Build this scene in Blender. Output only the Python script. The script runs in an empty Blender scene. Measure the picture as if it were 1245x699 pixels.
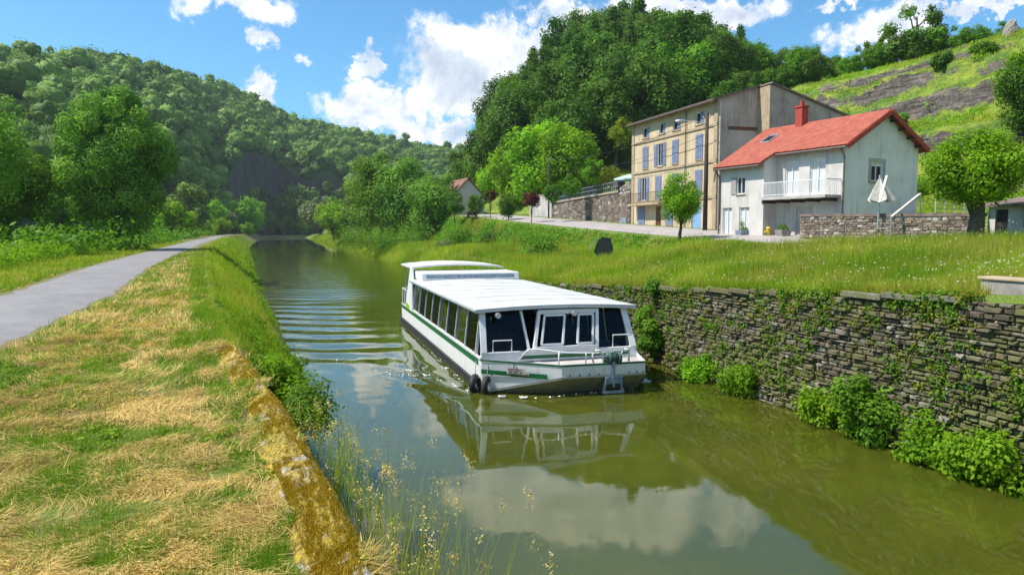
import bpy, bmesh, math, random
import numpy as np
from mathutils import Vector, Matrix
R = math.radians
rng = np.random.default_rng(7)
random.seed(7)
SC = bpy.context.scene
COL = SC.collection

# ---------------------------------------------------------------- camera, sky, sun, exposure
# world: X runs across the canal (to the right), Y runs along it (away), water at z = 0
H = 4.75
YAW = math.atan2(.2926, .9563)
PITCH = math.atan(69.5 / 900)
cam_d = bpy.data.cameras.new('camera'); cam = bpy.data.objects.new('camera', cam_d); COL.objects.link(cam)
cam_d.sensor_width = 36; cam_d.lens = 26.02; cam_d.clip_start = .1; cam_d.clip_end = 6000
cam.location = (0, 0, H); cam.rotation_euler = (math.pi/2 - PITCH, 0, -YAW)
SC.camera = cam

SUN_EL = R(55); SUN_DIR = Vector((-.975, .20, 0)).normalized()
W = bpy.data.worlds.new('World'); SC.world = W; W.use_nodes = True
SUN_STRENGTH = 5.0; SKY_STRENGTH = .13
sd = bpy.data.lights.new('sun', 'SUN'); so = bpy.data.objects.new('sun', sd); COL.objects.link(so)
sd.energy = SUN_STRENGTH; sd.angle = R(.53); sd.color = (1, .95, .87)
sv = Vector((SUN_DIR.x*math.cos(SUN_EL), SUN_DIR.y*math.cos(SUN_EL), math.sin(SUN_EL)))
so.rotation_euler = sv.to_track_quat('Z', 'Y').to_euler(); so.location = sv*200
SC.view_settings.view_transform = 'Standard'; SC.view_settings.look = 'None'
SC.view_settings.exposure = .5; SC.view_settings.gamma = 1
SC.cycles.max_bounces = 8; SC.cycles.transparent_max_bounces = 16; SC.cycles.volume_bounces = 1
SC.cycles.caustics_reflective = False; SC.cycles.caustics_refractive = False

cp, sp, cy, sy = math.cos(PITCH), math.sin(PITCH), math.cos(YAW), math.sin(YAW)
def ray(px, py):
    u = (px-622.5)/900; v = (349.5-py)/900
    yc = cp + v*sp; zc = -sp + v*cp; xc = u
    return Vector((xc*cy + yc*sy, -xc*sy + yc*cy, zc))
def onz(px, py, z): d = ray(px, py); t = (z-H)/d.z; return Vector((d.x*t, d.y*t, z))
def onx(px, py, x): d = ray(px, py); t = x/d.x; return Vector((x, d.y*t, H+d.z*t))
def at(px, py, dep):                                     # dep = distance straight ahead of the camera
    d = ray(px, py); f = Vector((sy, cy, 0)); t = dep/d.dot(f); return Vector((d.x*t, d.y*t, H+d.z*t))

class N:                                                  # terse node helper
    def __init__(s, tree): s.t = tree; tree.nodes.clear()
    def new(s, kind, **kw):
        n = s.t.nodes.new(kind); ins = kw.pop('ins', {})
        for k, v in kw.items(): setattr(n, k, v)
        for k, v in ins.items(): s.set(n.inputs[k], v)
        return n
    def set(s, inp, v):
        if isinstance(v, bpy.types.NodeSocket): s.t.links.new(v, inp)
        else:
            if isinstance(v, tuple) and len(v) == 3 and inp.type == 'RGBA': v = v + (1,)
            inp.default_value = v
    def math(s, op, a, b=0, c=0, clamp=False):
        n = s.t.nodes.new('ShaderNodeMath'); n.operation = op; n.use_clamp = clamp
        s.set(n.inputs[0], a); s.set(n.inputs[1], b); s.set(n.inputs[2], c); return n.outputs[0]
    def mix(s, f, a, b, mode='MIX'):
        n = s.t.nodes.new('ShaderNodeMix'); n.data_type = 'RGBA'; n.blend_type = mode
        s.set(n.inputs[0], f); s.set(n.inputs[6], a); s.set(n.inputs[7], b); return n.outputs[2]
    def noise(s, vec, scale, detail=4, rough=.55, out=0, dist=0):
        n = s.t.nodes.new('ShaderNodeTexNoise'); n.inputs['Scale'].default_value = scale
        n.inputs['Detail'].default_value = detail; n.inputs['Roughness'].default_value = rough; n.inputs['Distortion'].default_value = dist
        if vec is not None: s.t.links.new(vec, n.inputs['Vector'])
        return n.outputs[out]
    def ramp(s, f, stops):
        n = s.t.nodes.new('ShaderNodeValToRGB'); s.set(n.inputs[0], f)
        e = n.color_ramp.elements
        while len(e) < len(stops): e.new(.5)
        for el, (p, c) in zip(e, stops):
            el.position = p; el.color = (c if isinstance(c, tuple) else (c, c, c)) + (1,)
        return n.outputs[0]
    def smooth(s, v, a, b, clamp=True):
        n = s.t.nodes.new('ShaderNodeMapRange'); n.interpolation_type = 'SMOOTHSTEP'
        s.set(n.inputs[0], v); n.inputs[1].default_value = a; n.inputs[2].default_value = b; return n.outputs[0]

# ---- sky with broken cumulus, drawn by direction (azimuth, elevation)
def build_sky():
    n = N(W.node_tree)
    sky = n.new('ShaderNodeTexSky', sky_type='NISHITA', sun_disc=False)
    sky.sun_elevation = SUN_EL; sky.sun_rotation = math.atan2(SUN_DIR.x, SUN_DIR.y); sky.altitude = 200
    sky.air_density = 1.0; sky.dust_density = .6; sky.ozone_density = 1.6
    tc = n.new('ShaderNodeTexCoord').outputs['Generated']
    sep = n.new('ShaderNodeSeparateXYZ', ins={0: tc})
    x, y, z = sep.outputs
    az = n.math('ARCTAN2', x, y); el = n.math('ARCSINE', z)
    wv = n.noise(tc, 13, 7, .68, out=1); ws = n.new('ShaderNodeSeparateXYZ', ins={0: wv}).outputs
    az = n.math('ADD', az, n.math('MULTIPLY', n.math('SUBTRACT', ws[0], .5), .17)); el = n.math('ADD', el, n.math('MULTIPLY', n.math('SUBTRACT', ws[1], .5), .12))
    # warp for billowed outlines
    n1 = n.math('ADD', n.math('MULTIPLY', n.noise(tc, 11, 9, .6, dist=.25), .65), n.math('MULTIPLY', n.noise(tc, 4.5, 3, .5), .35))
    def azel(px, py):
        d = ray(px, py); return math.atan2(d.x, d.y), math.asin(d.z/d.length)
    total = None
    # cloud masses (photo px of centre, half width, half height, strength)
    for (px, py, w, h, k) in [(585,92,72,40,1.25),(640,60,60,26,1.0),(548,118,50,32,1.0),(455,132,46,20,1.05),(455,70,15,20,.95),
            (545,168,60,12,.9),(322,118,26,16,1.05),(312,52,15,12,.85),(372,60,14,9,.8),(280,5,66,12,.95),(860,18,70,24,1.15),(780,12,40,22,.9),
            (1085,30,60,30,1.0),(1180,2,90,22,.95),(690,20,42,16,.75),(1010,-8,40,12,.6),(455,104,26,9,.8),
            (745,-75,165,52,1.15),(620,-55,80,34,.9),(880,-60,70,40,.9),(440,-140,90,60,.8),(1200,-160,140,60,.9),(200,-160,110,40,.8)]:
        a, e = azel(px, py); a2, e2 = azel(px+w, py-h); wa = abs(a2-a); he = abs(e2-e)
        dx = n.math('DIVIDE', n.math('SUBTRACT', az, a), wa); dy = n.math('DIVIDE', n.math('SUBTRACT', el, e), he)
        r2 = n.math('ADD', n.math('MULTIPLY', dx, dx), n.math('MULTIPLY', dy, dy))
        g = n.math('MULTIPLY', n.math('EXPONENT', n.math('MULTIPLY', r2, -.5)), k*1.08)
        total = g if total is None else n.math('MAXIMUM', total, g)
    # clouds over the rest of the sky, away from the valley ahead
    rest = n.math('MULTIPLY', n.smooth(n.noise(tc, 2.1, 5, .55), .5, .62), n.smooth(el, .75, .95))
    back = n.math('MULTIPLY', n.smooth(n.noise(tc, 2.6, 5, .55), .5, .6), n.smooth(y, .1, -.3))
    total = n.math('MAXIMUM', total, n.math('MAXIMUM', rest, back))
    dens = n.math('ADD', total, n.math('MULTIPLY', n.math('SUBTRACT', n1, .5), 3.1))
    mask = n.math('MULTIPLY', n.smooth(dens, .40, .80), n.smooth(total, .04, .22))
    # grey bellies: density a little higher up minus here
    n3 = n.noise(n.new('ShaderNodeVectorMath', operation='ADD', ins={0: tc, 1: (.012, -.006, .022)}).outputs[0], 11, 9, .6, dist=.25)
    lit = n.math('ADD', .62, n.math('MULTIPLY', n.math('SUBTRACT', n.noise(tc, 11, 9, .6, dist=.25), n3), 2.4), clamp=True)
    lit = n.math('SUBTRACT', lit, n.math('MULTIPLY', n.smooth(total, .75, 1.3), .25), clamp=True)
    ccol = n.ramp(lit, [(0, (.40, .47, .60)), (.45, (.66, .72, .82)), (.8, (.97, .97, .98))])
    tint = n.mix(1, sky.outputs[0], (.40, .80, 1.0), 'MULTIPLY')
    base = n.new('ShaderNodeBackground', ins={0: tint, 1: SKY_STRENGTH})
    cl = n.new('ShaderNodeBackground', ins={0: ccol, 1: .88})
    m = n.new('ShaderNodeMixShader', ins={0: mask, 1: base.outputs[0], 2: cl.outputs[0]})
    n.new('ShaderNodeOutputWorld', ins={0: m.outputs[0]})
build_sky()

# ---------------------------------------------------------------- materials
def material(name, build):
    m = bpy.data.materials.new(name); m.use_nodes = True; n = N(m.node_tree); build(n); return m
def out(n, sh): n.new('ShaderNodeOutputMaterial', ins={0: sh})
def principled(n, col, rough=.6, **kw):
    b = n.new('ShaderNodeBsdfPrincipled'); n.set(b.inputs['Base Color'], col); n.set(b.inputs['Roughness'], rough)
    for k, v in kw.items(): n.set(b.inputs[k.replace('_', ' ')], v)
    return b
def wearmat(name, c1, c2, scale=3, rough=.6, bump=.0, metal=0, contrast=(.35, .7), fine=40, streak=0):
    def f(n):
        o = n.new('ShaderNodeTexCoord').outputs['Object']
        a = n.noise(o, scale, 6, .6); b = n.noise(o, fine, 3, .6)
        t = n.math('ADD', n.math('MULTIPLY', a, .75), n.math('MULTIPLY', b, .25))
        c = n.mix(n.smooth(t, *contrast), c1, c2)
        if streak:
            s_ = n.noise(n.new('ShaderNodeMapping', ins={0: o, 3: (1, 1, .12)}).outputs[0], 2.6, 6, .65); c = n.mix(n.math('MULTIPLY', n.smooth(s_, .5, .68), streak), c, tuple(v*.45 for v in c1))
        p = principled(n, c, rough, Metallic=metal)
        if bump:
            bm = n.new('ShaderNodeBump', ins={'Strength': bump, 'Distance': .02, 'Height': b}); n.set(p.inputs['Normal'], bm.outputs[0])
        out(n, p.outputs[0])
    return material(name, f)
def leafmat(name, dark, light, trans=.35, hue2=None, gloss=.45):
    def f(n):
        at_ = n.new('ShaderNodeAttribute', attribute_name='tint')
        c = n.mix(at_.outputs['Fac'], dark, light)
        if hue2:
            nz = n.noise(n.new('ShaderNodeTexCoord').outputs['Object'], .35, 3, .6)
            c = n.mix(n.smooth(nz, .42, .62), c, n.mix(at_.outputs['Fac'], tuple(v*.6 for v in hue2), hue2))
        oi = n.new('ShaderNodeObjectInfo').outputs['Random']
        c = n.new('ShaderNodeHueSaturation', ins={'Hue': n.math('ADD', .490, n.math('MULTIPLY', oi, .016)), 'Value': n.math('ADD', .9, n.math('MULTIPLY', oi, .25)), 'Color': c}).outputs[0]
        p = principled(n, c, .6); p.inputs['Specular IOR Level'].default_value = .12
        tr = n.new('ShaderNodeBsdfTranslucent', ins={0: n.mix(1, c, (1.25, 1.25, .6), 'MULTIPLY')})
        m = n.new('ShaderNodeMixShader', ins={0: trans, 1: p.outputs[0], 2: tr.outputs[0]}); out(n, m.outputs[0])
    return material(name, f)

M = {}
M['leaf_forest'] = leafmat('leaf_forest', (.055,.140,.014), (.20,.36,.038), .38, (.11,.17,.035))
M['leaf_far'] = leafmat('leaf_far', (.040,.100,.014), (.22,.34,.08), .24, (.16,.25,.03))
M['leaf_treemid'] = leafmat('leaf_treemid', (.050,.14,.012), (.23,.40,.055), .38)
M['leaf_dark'] = leafmat('leaf_dark', (.036,.105,.012), (.125,.25,.028), .34)
M['leaf_bright'] = leafmat('leaf_bright', (.09,.21,.008), (.26,.47,.02), .45)
M['leaf_mid'] = leafmat('leaf_mid', (.055,.145,.010), (.17,.34,.024), .38)
M['leaf_yellow'] = leafmat('leaf_yellow', (.10,.14,.012), (.28,.32,.03), .35)
M['leaf_red'] = leafmat('leaf_red', (.05,.010,.012), (.17,.035,.035), .25)
M['leaf_pale'] = leafmat('leaf_pale', (.07,.11,.04), (.22,.27,.12), .3)
M['grass_green'] = leafmat('grass_green', (.07,.16,.010), (.27,.42,.03), .38)
M['leaf_flower'] = leafmat('leaf_flower', (.5,.48,.25), (.8,.78,.55), .3)
M['grass_meadow'] = leafmat('grass_meadow', (.12,.24,.010), (.34,.47,.03), .45, (.46,.48,.07))
M['grass_dry'] = leafmat('grass_dry', (.26,.17,.035), (.90,.70,.26), .3)
M['moss_tuft'] = leafmat('moss_tuft', (.20,.13,.008), (.60,.42,.03), .2)
M['bark'] = wearmat('bark', (.05,.035,.022), (.13,.10,.07), 6, .9, .6)
M['white_paint'] = wearmat('white_paint', (.66,.68,.69), (.80,.80,.79), 2.0, .35, 0)
def hullf(n):
    o = n.new('ShaderNodeTexCoord').outputs['Object']; z = n.new('ShaderNodeSeparateXYZ', ins={0: o}).outputs[2]
    st = n.noise(n.new('ShaderNodeMapping', ins={0: o, 3: (3, 3, .5)}).outputs[0], 2.2, 6, .65); fi = n.noise(o, 14, 5, .7)
    c = n.mix(n.math('MULTIPLY', n.smooth(st, .48, .72), .45), (.74,.75,.74), (.40,.36,.28))
    f = n.smooth(n.math('ADD', z, n.math('MULTIPLY', n.math('SUBTRACT', fi, .5), -.35)), .24, .02)
    c = n.mix(n.math('MULTIPLY', f, .75), c, (.16,.15,.07))
    out(n, principled(n, c, .42).outputs[0])
M['hull_white'] = material('hull_white', hullf)
M['roof_white'] = wearmat('roof_white', (.42,.41,.385), (.60,.595,.58), 1.1, .55, .15, contrast=(.3,.6))
M['green_paint'] = wearmat('green_paint', (.006,.10,.032), (.012,.15,.05), 3, .35)
M['lime_paint'] = wearmat('lime_paint', (.25,.42,.02), (.35,.5,.03), 3, .4)
M['hull_low'] = wearmat('hull_low', (.26,.25,.17), (.42,.40,.30), 2.5, .5)
M['black_rubber'] = wearmat('black_rubber', (.010,.010,.010), (.03,.03,.03), 6, .7, .3)
M['dark_inside'] = wearmat('dark_inside', (.035,.03,.035), (.07,.055,.055), 3, .8)
M['seat_cloth'] = wearmat('seat_cloth', (.10,.05,.07), (.16,.09,.10), 3, .8)
M['steel'] = wearmat('steel', (.45,.46,.47), (.6,.6,.6), 5, .35, 0, .7)
M['winch'] = wearmat('winch', (.02,.07,.055), (.07,.13,.11), 9, .6, .4)
M['bluegrey_steel'] = wearmat('bluegrey_steel', (.14,.20,.27), (.30,.36,.42), 7, .5, .2)
M['wood_dark'] = wearmat('wood_dark', (.03,.022,.018), (.075,.055,.042), 5, .9, .4)
M['concrete'] = wearmat('concrete', (.20,.175,.16), (.44,.40,.36), 1.6, .9, .4)
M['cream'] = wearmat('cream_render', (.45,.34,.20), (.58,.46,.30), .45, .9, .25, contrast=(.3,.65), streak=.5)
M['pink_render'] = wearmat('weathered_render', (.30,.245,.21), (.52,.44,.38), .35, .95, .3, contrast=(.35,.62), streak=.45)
M['trim_stone'] = wearmat('trim_stone', (.33,.24,.15), (.46,.36,.24), 2, .9, .2)
M['shutter'] = wearmat('shutter_blue', (.15,.18,.28), (.24,.28,.40), 3, .7, .2)
M['white_render'] = wearmat('white_render', (.42,.385,.36), (.60,.56,.525), .6, .9, .25, contrast=(.25,.6), streak=.35)
M['shade_lifted_render'] = wearmat('shade_lifted_render', (.58,.55,.52), (.76,.73,.70), .6, .9, .25, contrast=(.25,.6), streak=.3)  # white render with its colour lightened to offset the shade on the gable
M['grey_render'] = wearmat('grey_render', (.34,.31,.29), (.52,.49,.46), .8, .9, .3)
M['brown_door'] = wearmat('brown_door', (.10,.035,.015), (.16,.06,.03), 4, .6)
M['blue_door'] = wearmat('blue_door', (.18,.30,.50), (.28,.42,.62), 4, .6)
M['slate_roof'] = wearmat('old_roof_tile', (.12,.085,.07), (.24,.18,.15), 2.5, .9, .5)
M['brown_roof'] = wearmat('brown_roof_tile', (.16,.07,.05), (.26,.13,.10), 1.2, .9, .4)
M['gutter'] = wearmat('gutter_zinc', (.12,.09,.08), (.20,.15,.13), 3, .5, 0, .3)
M['brick_red'] = wearmat('brick_red', (.30,.035,.022), (.45,.07,.045), 6, .8, .3)
M['curtain'] = wearmat('curtain', (.5,.5,.5), (.7,.7,.68), 8, .8)
M['cloth_beige'] = wearmat('cloth_beige', (.42,.40,.34), (.6,.57,.50), 4, .9)
M['yellow_paint'] = wearmat('yellow_paint', (.50,.36,.02), (.65,.48,.03), 4, .5)
M['foam'] = wearmat('foam', (.75,.78,.78), (.9,.9,.9), 9, .6)
M['teal_cloth'] = wearmat('teal_cloth', (.35,.55,.50), (.62,.76,.72), 4, .7)
M['dark_sign'] = wearmat('dark_sign', (.018,.024,.020), (.045,.05,.045), 5, .5)

def tilef(n):
    o = n.new('ShaderNodeTexCoord').outputs['Object']
    s = n.new('ShaderNodeSeparateXYZ', ins={0: o})
    bx = n.new('ShaderNodeCombineXYZ', ins={0: s.outputs[1], 1: n.math('MULTIPLY', s.outputs[0], 1.2), 2: 0})
    br = n.new('ShaderNodeTexBrick', ins={'Vector': bx.outputs[0], 'Scale': 1.0, 'Mortar Size': .018, 'Brick Width': .25, 'Row Height': .33, 'Color1': (.31,.058,.028), 'Color2': (.42,.10,.052), 'Mortar': (.14,.03,.022)})
    nz = n.noise(o, 1.3, 5, .6)
    c = n.mix(n.math('MULTIPLY', n.smooth(nz, .45, .7), .18), br.outputs[0], (.50,.22,.15))
    p = principled(n, c, .75); bm = n.new('ShaderNodeBump', ins={'Strength': .6, 'Distance': .03, 'Height': br.outputs[1]}); bm.invert = True
    n.set(p.inputs['Normal'], bm.outputs[0]); out(n, p.outputs[0])
M['red_tile'] = material('red_tile', tilef)

def glassf(n, dark=.17, refl=.6):
    lw = n.new('ShaderNodeFresnel', ins={'IOR': 1.5})
    g = n.new('ShaderNodeBsdfGlossy', ins={'Color': (refl,)*3, 'Roughness': .02})
    t = n.new('ShaderNodeBsdfTransparent', ins={0: (dark*.85, dark*.95, dark*.85)})
    m = n.new('ShaderNodeMixShader', ins={0: n.math('MULTIPLY', lw.outputs[0], 1.0, clamp=True), 1: t.outputs[0], 2: g.outputs[0]}); out(n, m.outputs[0])
M['glass'] = material('glass', glassf)
M['glass_clear'] = material('glass_clear', lambda n: glassf(n, .45))
M['window_dark'] = material('window_glass', lambda n: out(n, principled(n, (.02,.025,.035), .08).outputs[0]))

def stonef(n, moss=.35, mosscol=(.16,.17,.03), val=1.0):
    a = n.new('ShaderNodeAttribute', attribute_name='tint').outputs['Fac']
    o = n.new('ShaderNodeTexCoord').outputs['Object']
    nz = n.noise(o, 9, 8, .7); big = n.noise(o, .7, 4, .6); fine = n.noise(o, 45, 4, .7)
    c = n.ramp(a, [(0, (.05*val,.036*val,.026*val)), (.35, (.13*val,.095*val,.065*val)), (.6, (.21*val,.155*val,.105*val)), (.8, (.21*val,.19*val,.165*val)), (1, (.40*val,.35*val,.29*val))])
    c = n.mix(n.math('MULTIPLY', n.smooth(nz, .35, .65), .55), c, (.07*val, .06*val, .05*val))
    c = n.mix(n.math('MULTIPLY', n.smooth(fine, .58, .7), .5), c, (.46*val, .44*val, .40*val))
    c = n.mix(n.math('MULTIPLY', n.smooth(n.math('ADD', n.math('MULTIPLY', big, .6), n.math('MULTIPLY', nz, .4)), .60-moss*.3, .70-moss*.2), .75), c, mosscol)
    p = principled(n, c, .92); bm = n.new('ShaderNodeBump', ins={'Strength': .8, 'Distance': .03, 'Height': nz}); n.set(p.inputs['Normal'], bm.outputs[0]); out(n, p.outputs[0])
M['stone_canal'] = material('stone_canal', lambda n: stonef(n, .62, (.11,.12,.02), .85))
M['stone_garden'] = material('stone_garden', lambda n: stonef(n, .05, (.12,.12,.05), 1.35))
M['stone_far'] = material('stone_far', lambda n: stonef(n, .15, (.14,.13,.07), 1.1))
M['mortar'] = wearmat('mortar', (.025,.022,.018), (.07,.06,.045), 5, .95, .5)

def mossf(n):
    o = n.new('ShaderNodeTexCoord').outputs['Object']
    nz = n.noise(o, 2.3, 7, .65); fi = n.noise(o, 28, 5, .7); mid = n.noise(o, 7, 5, .65)
    moss = n.mix(n.smooth(fi, .35, .65), (.12,.08,.008), (.50,.36,.04))
    stone = n.mix(n.smooth(fi, .35, .65), (.22,.195,.16), (.46,.43,.40))
    c = n.mix(n.smooth(n.math('ADD', n.math('MULTIPLY', nz, .55), n.math('MULTIPLY', mid, .45)), .525, .60), moss, stone)
    p = principled(n, c, .95); bm = n.new('ShaderNodeBump', ins={'Strength': 1, 'Distance': .025, 'Height': n.math('ADD', fi, n.math('MULTIPLY', mid, 2))}); n.set(p.inputs['Normal'], bm.outputs[0]); out(n, p.outputs[0])
M['mossy_stone'] = material('mossy_stone', mossf)

def groundf(n):
    o = n.new('ShaderNodeTexCoord').outputs['Object']
    a = n.noise(o, .55, 6, .6); b = n.noise(o, 6, 6, .7); c_ = n.noise(o, 40, 4, .7)
    dry = n.mix(n.smooth(c_, .35, .65), (.08,.05,.018), (.28,.19,.07))
    grn = n.mix(n.smooth(c_, .35, .65), (.05,.085,.010), (.15,.21,.02))
    sx = n.new('ShaderNodeSeparateXYZ', ins={0: o}).outputs[0]
    f = n.math('ADD', n.math('MULTIPLY', a, .5), n.math('MULTIPLY', b, .5))
    f = n.math('ADD', f, n.math('MULTIPLY', n.smooth(sx, 2, 12), .5))
    col = n.mix(n.smooth(f, .45, .56), dry, grn)
    p = principled(n, col, .95); bm = n.new('ShaderNodeBump', ins={'Strength': .7, 'Distance': .03, 'Height': b}); n.set(p.inputs['Normal'], bm.outputs[0]); out(n, p.outputs[0])
M['ground'] = material('ground', groundf)
def asphaltf(n, c1, c2):
    o = n.new('ShaderNodeTexCoord').outputs['Object']
    f = n.noise(o, 90, 3, .7); g = n.noise(o, .6, 5, .6); h = n.noise(o, 4, 5, .65)
    c = n.mix(n.smooth(n.math('ADD', n.math('MULTIPLY', g, .6), n.math('MULTIPLY', h, .4)), .35, .65), c1, c2)
    c = n.mix(n.math('MULTIPLY', n.smooth(f, .45, .6), .35), c, tuple(v*1.5 for v in c2))
    vo = n.new('ShaderNodeTexVoronoi', feature='DISTANCE_TO_EDGE', ins={0: n.noise(o, 1.2, 4, .6, out=1), 'Scale': 7.0}).outputs[0]
    c = n.mix(n.math('MULTIPLY', n.smooth(vo, .02, .004), .45), c, (.05,.05,.045))
    c = n.mix(n.math('MULTIPLY', n.smooth(n.noise(o, .9, 6, .7), .58, .72), .55), c, (.30,.27,.20))
    p = principled(n, c, .9); bm = n.new('ShaderNodeBump', ins={'Strength': .5, 'Distance': .01, 'Height': f}); n.set(p.inputs['Normal'], bm.outputs[0]); out(n, p.outputs[0])
M['path'] = material('path_asphalt', lambda n: asphaltf(n, (.16,.15,.148), (.235,.22,.215)))
M['road'] = material('road_asphalt', lambda n: asphaltf(n, (.25,.22,.20), (.36,.32,.30)))

def hillf(n):
    o = n.new('ShaderNodeTexCoord').outputs['Object']
    geo = n.new('ShaderNodeNewGeometry'); nz_ = n.new('ShaderNodeSeparateXYZ', ins={0: geo.outputs['Normal']}).outputs[2]
    a = n.noise(o, .25, 6, .6); b = n.noise(o, 2.2, 8, .7); st = n.new('ShaderNodeMapping', ins={0: o, 3: (.25, .25, 2.2)}).outputs[0]
    str_ = n.noise(st, 1.2, 6, .65)
    g = n.mix(n.smooth(n.math('ADD', n.math('MULTIPLY', a, .5), n.math('MULTIPLY', b, .5)), .4, .6), (.07,.15,.010), (.27,.33,.03))
    rk = n.ramp(n.math('ADD', n.math('MULTIPLY', str_, .6), n.math('MULTIPLY', b, .4)), [(.34, (.025,.02,.018)), (.5, (.12,.10,.085)), (.60, (.25,.20,.165)), (.72, (.38,.33,.29))])
    c = n.mix(n.smooth(n.math('ADD', nz_, n.math('MULTIPLY', n.math('SUBTRACT', b, .5), .55)), .37, .52), rk, g)
    p = principled(n, c, .95); bm = n.new('ShaderNodeBump', ins={'Strength': 1, 'Distance': .4, 'Height': n.math('ADD', b, str_)}); n.set(p.inputs['Normal'], bm.outputs[0]); out(n, p.outputs[0])
M['hill'] = material('hillside', hillf)
def cliff_far(n):
    o = n.new('ShaderNodeTexCoord').outputs['Object']
    b = n.noise(n.new('ShaderNodeMapping', ins={0: o, 3: (1, 1, .4)}).outputs[0], .12, 7, .7)
    geo = n.new('ShaderNodeNewGeometry'); nz_ = n.new('ShaderNodeSeparateXYZ', ins={0: geo.outputs['Normal']}).outputs[2]
    rk = n.mix(n.smooth(b, .35, .65), (.022,.018,.02), (.075,.055,.05))
    c = n.mix(n.smooth(nz_, .35, .6), rk, (.035,.07,.015))
    out(n, principled(n, c, .95).outputs[0])
M['far_hill'] = material('far_hillside', cliff_far)

def waterf(n):
    o = n.new('ShaderNodeTexCoord').outputs['Object']
    sx = n.new('ShaderNodeSeparateXYZ', ins={0: o}); Y = sx.outputs[1]
    big = n.noise(o, .35, 4, .6)
    c = n.mix(n.smooth(big, .35, .7), (.056,.067,.006), (.078,.085,.008))
    p = principled(n, c, .012, IOR=1.5, Subsurface_Weight=1.0, Subsurface_Radius=(1.0, 1.0, .6), Subsurface_Scale=.9)
    far = n.math('MULTIPLY', n.smooth(Y, 26, 60), n.math('SUBTRACT', 1, n.smooth(Y, 90, 190)))
    w1 = n.noise(n.new('ShaderNodeMapping', ins={0: o, 3: (.8, 1.5, 1)}).outputs[0], 2.0, 5, .55)
    w2 = n.noise(o, .6, 3, .5)
    hgt = n.math('ADD', n.math('MULTIPLY', w1, .5), n.math('MULTIPLY', w2, .8))
    st = n.math('ADD', .03, n.math('MULTIPLY', far, .5))
    bm = n.new('ShaderNodeBump', ins={'Strength': st, 'Distance': .06, 'Height': hgt}); n.set(p.inputs['Normal'], bm.outputs[0])
    out(n, p.outputs[0])
M['water'] = material('water', waterf)

# ---------------------------------------------------------------- mesh helpers
def tag(o, label=None, cat=None, group=None, kind=None):
    if label: o['label'] = label
    if cat: o['category'] = cat
    if group: o['group'] = group
    if kind: o['kind'] = kind
    return o
def empty(name, loc=(0,0,0), rz=0):
    o = bpy.data.objects.new(name, None); COL.objects.link(o); o.location = loc; o.rotation_euler = (0, 0, rz); o.empty_display_size = .3; return o
def link(name, me, m, parent=None, loc=None):
    me.materials.append(m); o = bpy.data.objects.new(name, me); COL.objects.link(o)
    if parent: o.parent = parent
    if loc is not None: o.location = loc
    return o
def np_mesh(name, V, F, m, tint=None, parent=None, smooth=False, loc=None):
    """V (n,3), F (k,3|4) arrays -> one mesh object; tint is one value per vertex"""
    V = np.asarray(V, np.float32); F = np.asarray(F, np.int32); k, c = F.shape
    me = bpy.data.meshes.new(name); me.vertices.add(len(V)); me.vertices.foreach_set('co', V.ravel())
    me.loops.add(k*c); me.loops.foreach_set('vertex_index', F.ravel()); me.polygons.add(k)
    me.polygons.foreach_set('loop_start', np.arange(0, k*c, c, dtype=np.int32)); me.polygons.foreach_set('loop_total', np.full(k, c, np.int32))
    if smooth: me.polygons.foreach_set('use_smooth', np.ones(k, bool))
    if tint is not None:
        a = me.attributes.new('tint', 'FLOAT', 'POINT'); a.data.foreach_set('value', np.asarray(tint, np.float32))
    me.update(calc_edges=True); me.validate()
    return link(name, me, m, parent, loc)
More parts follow.
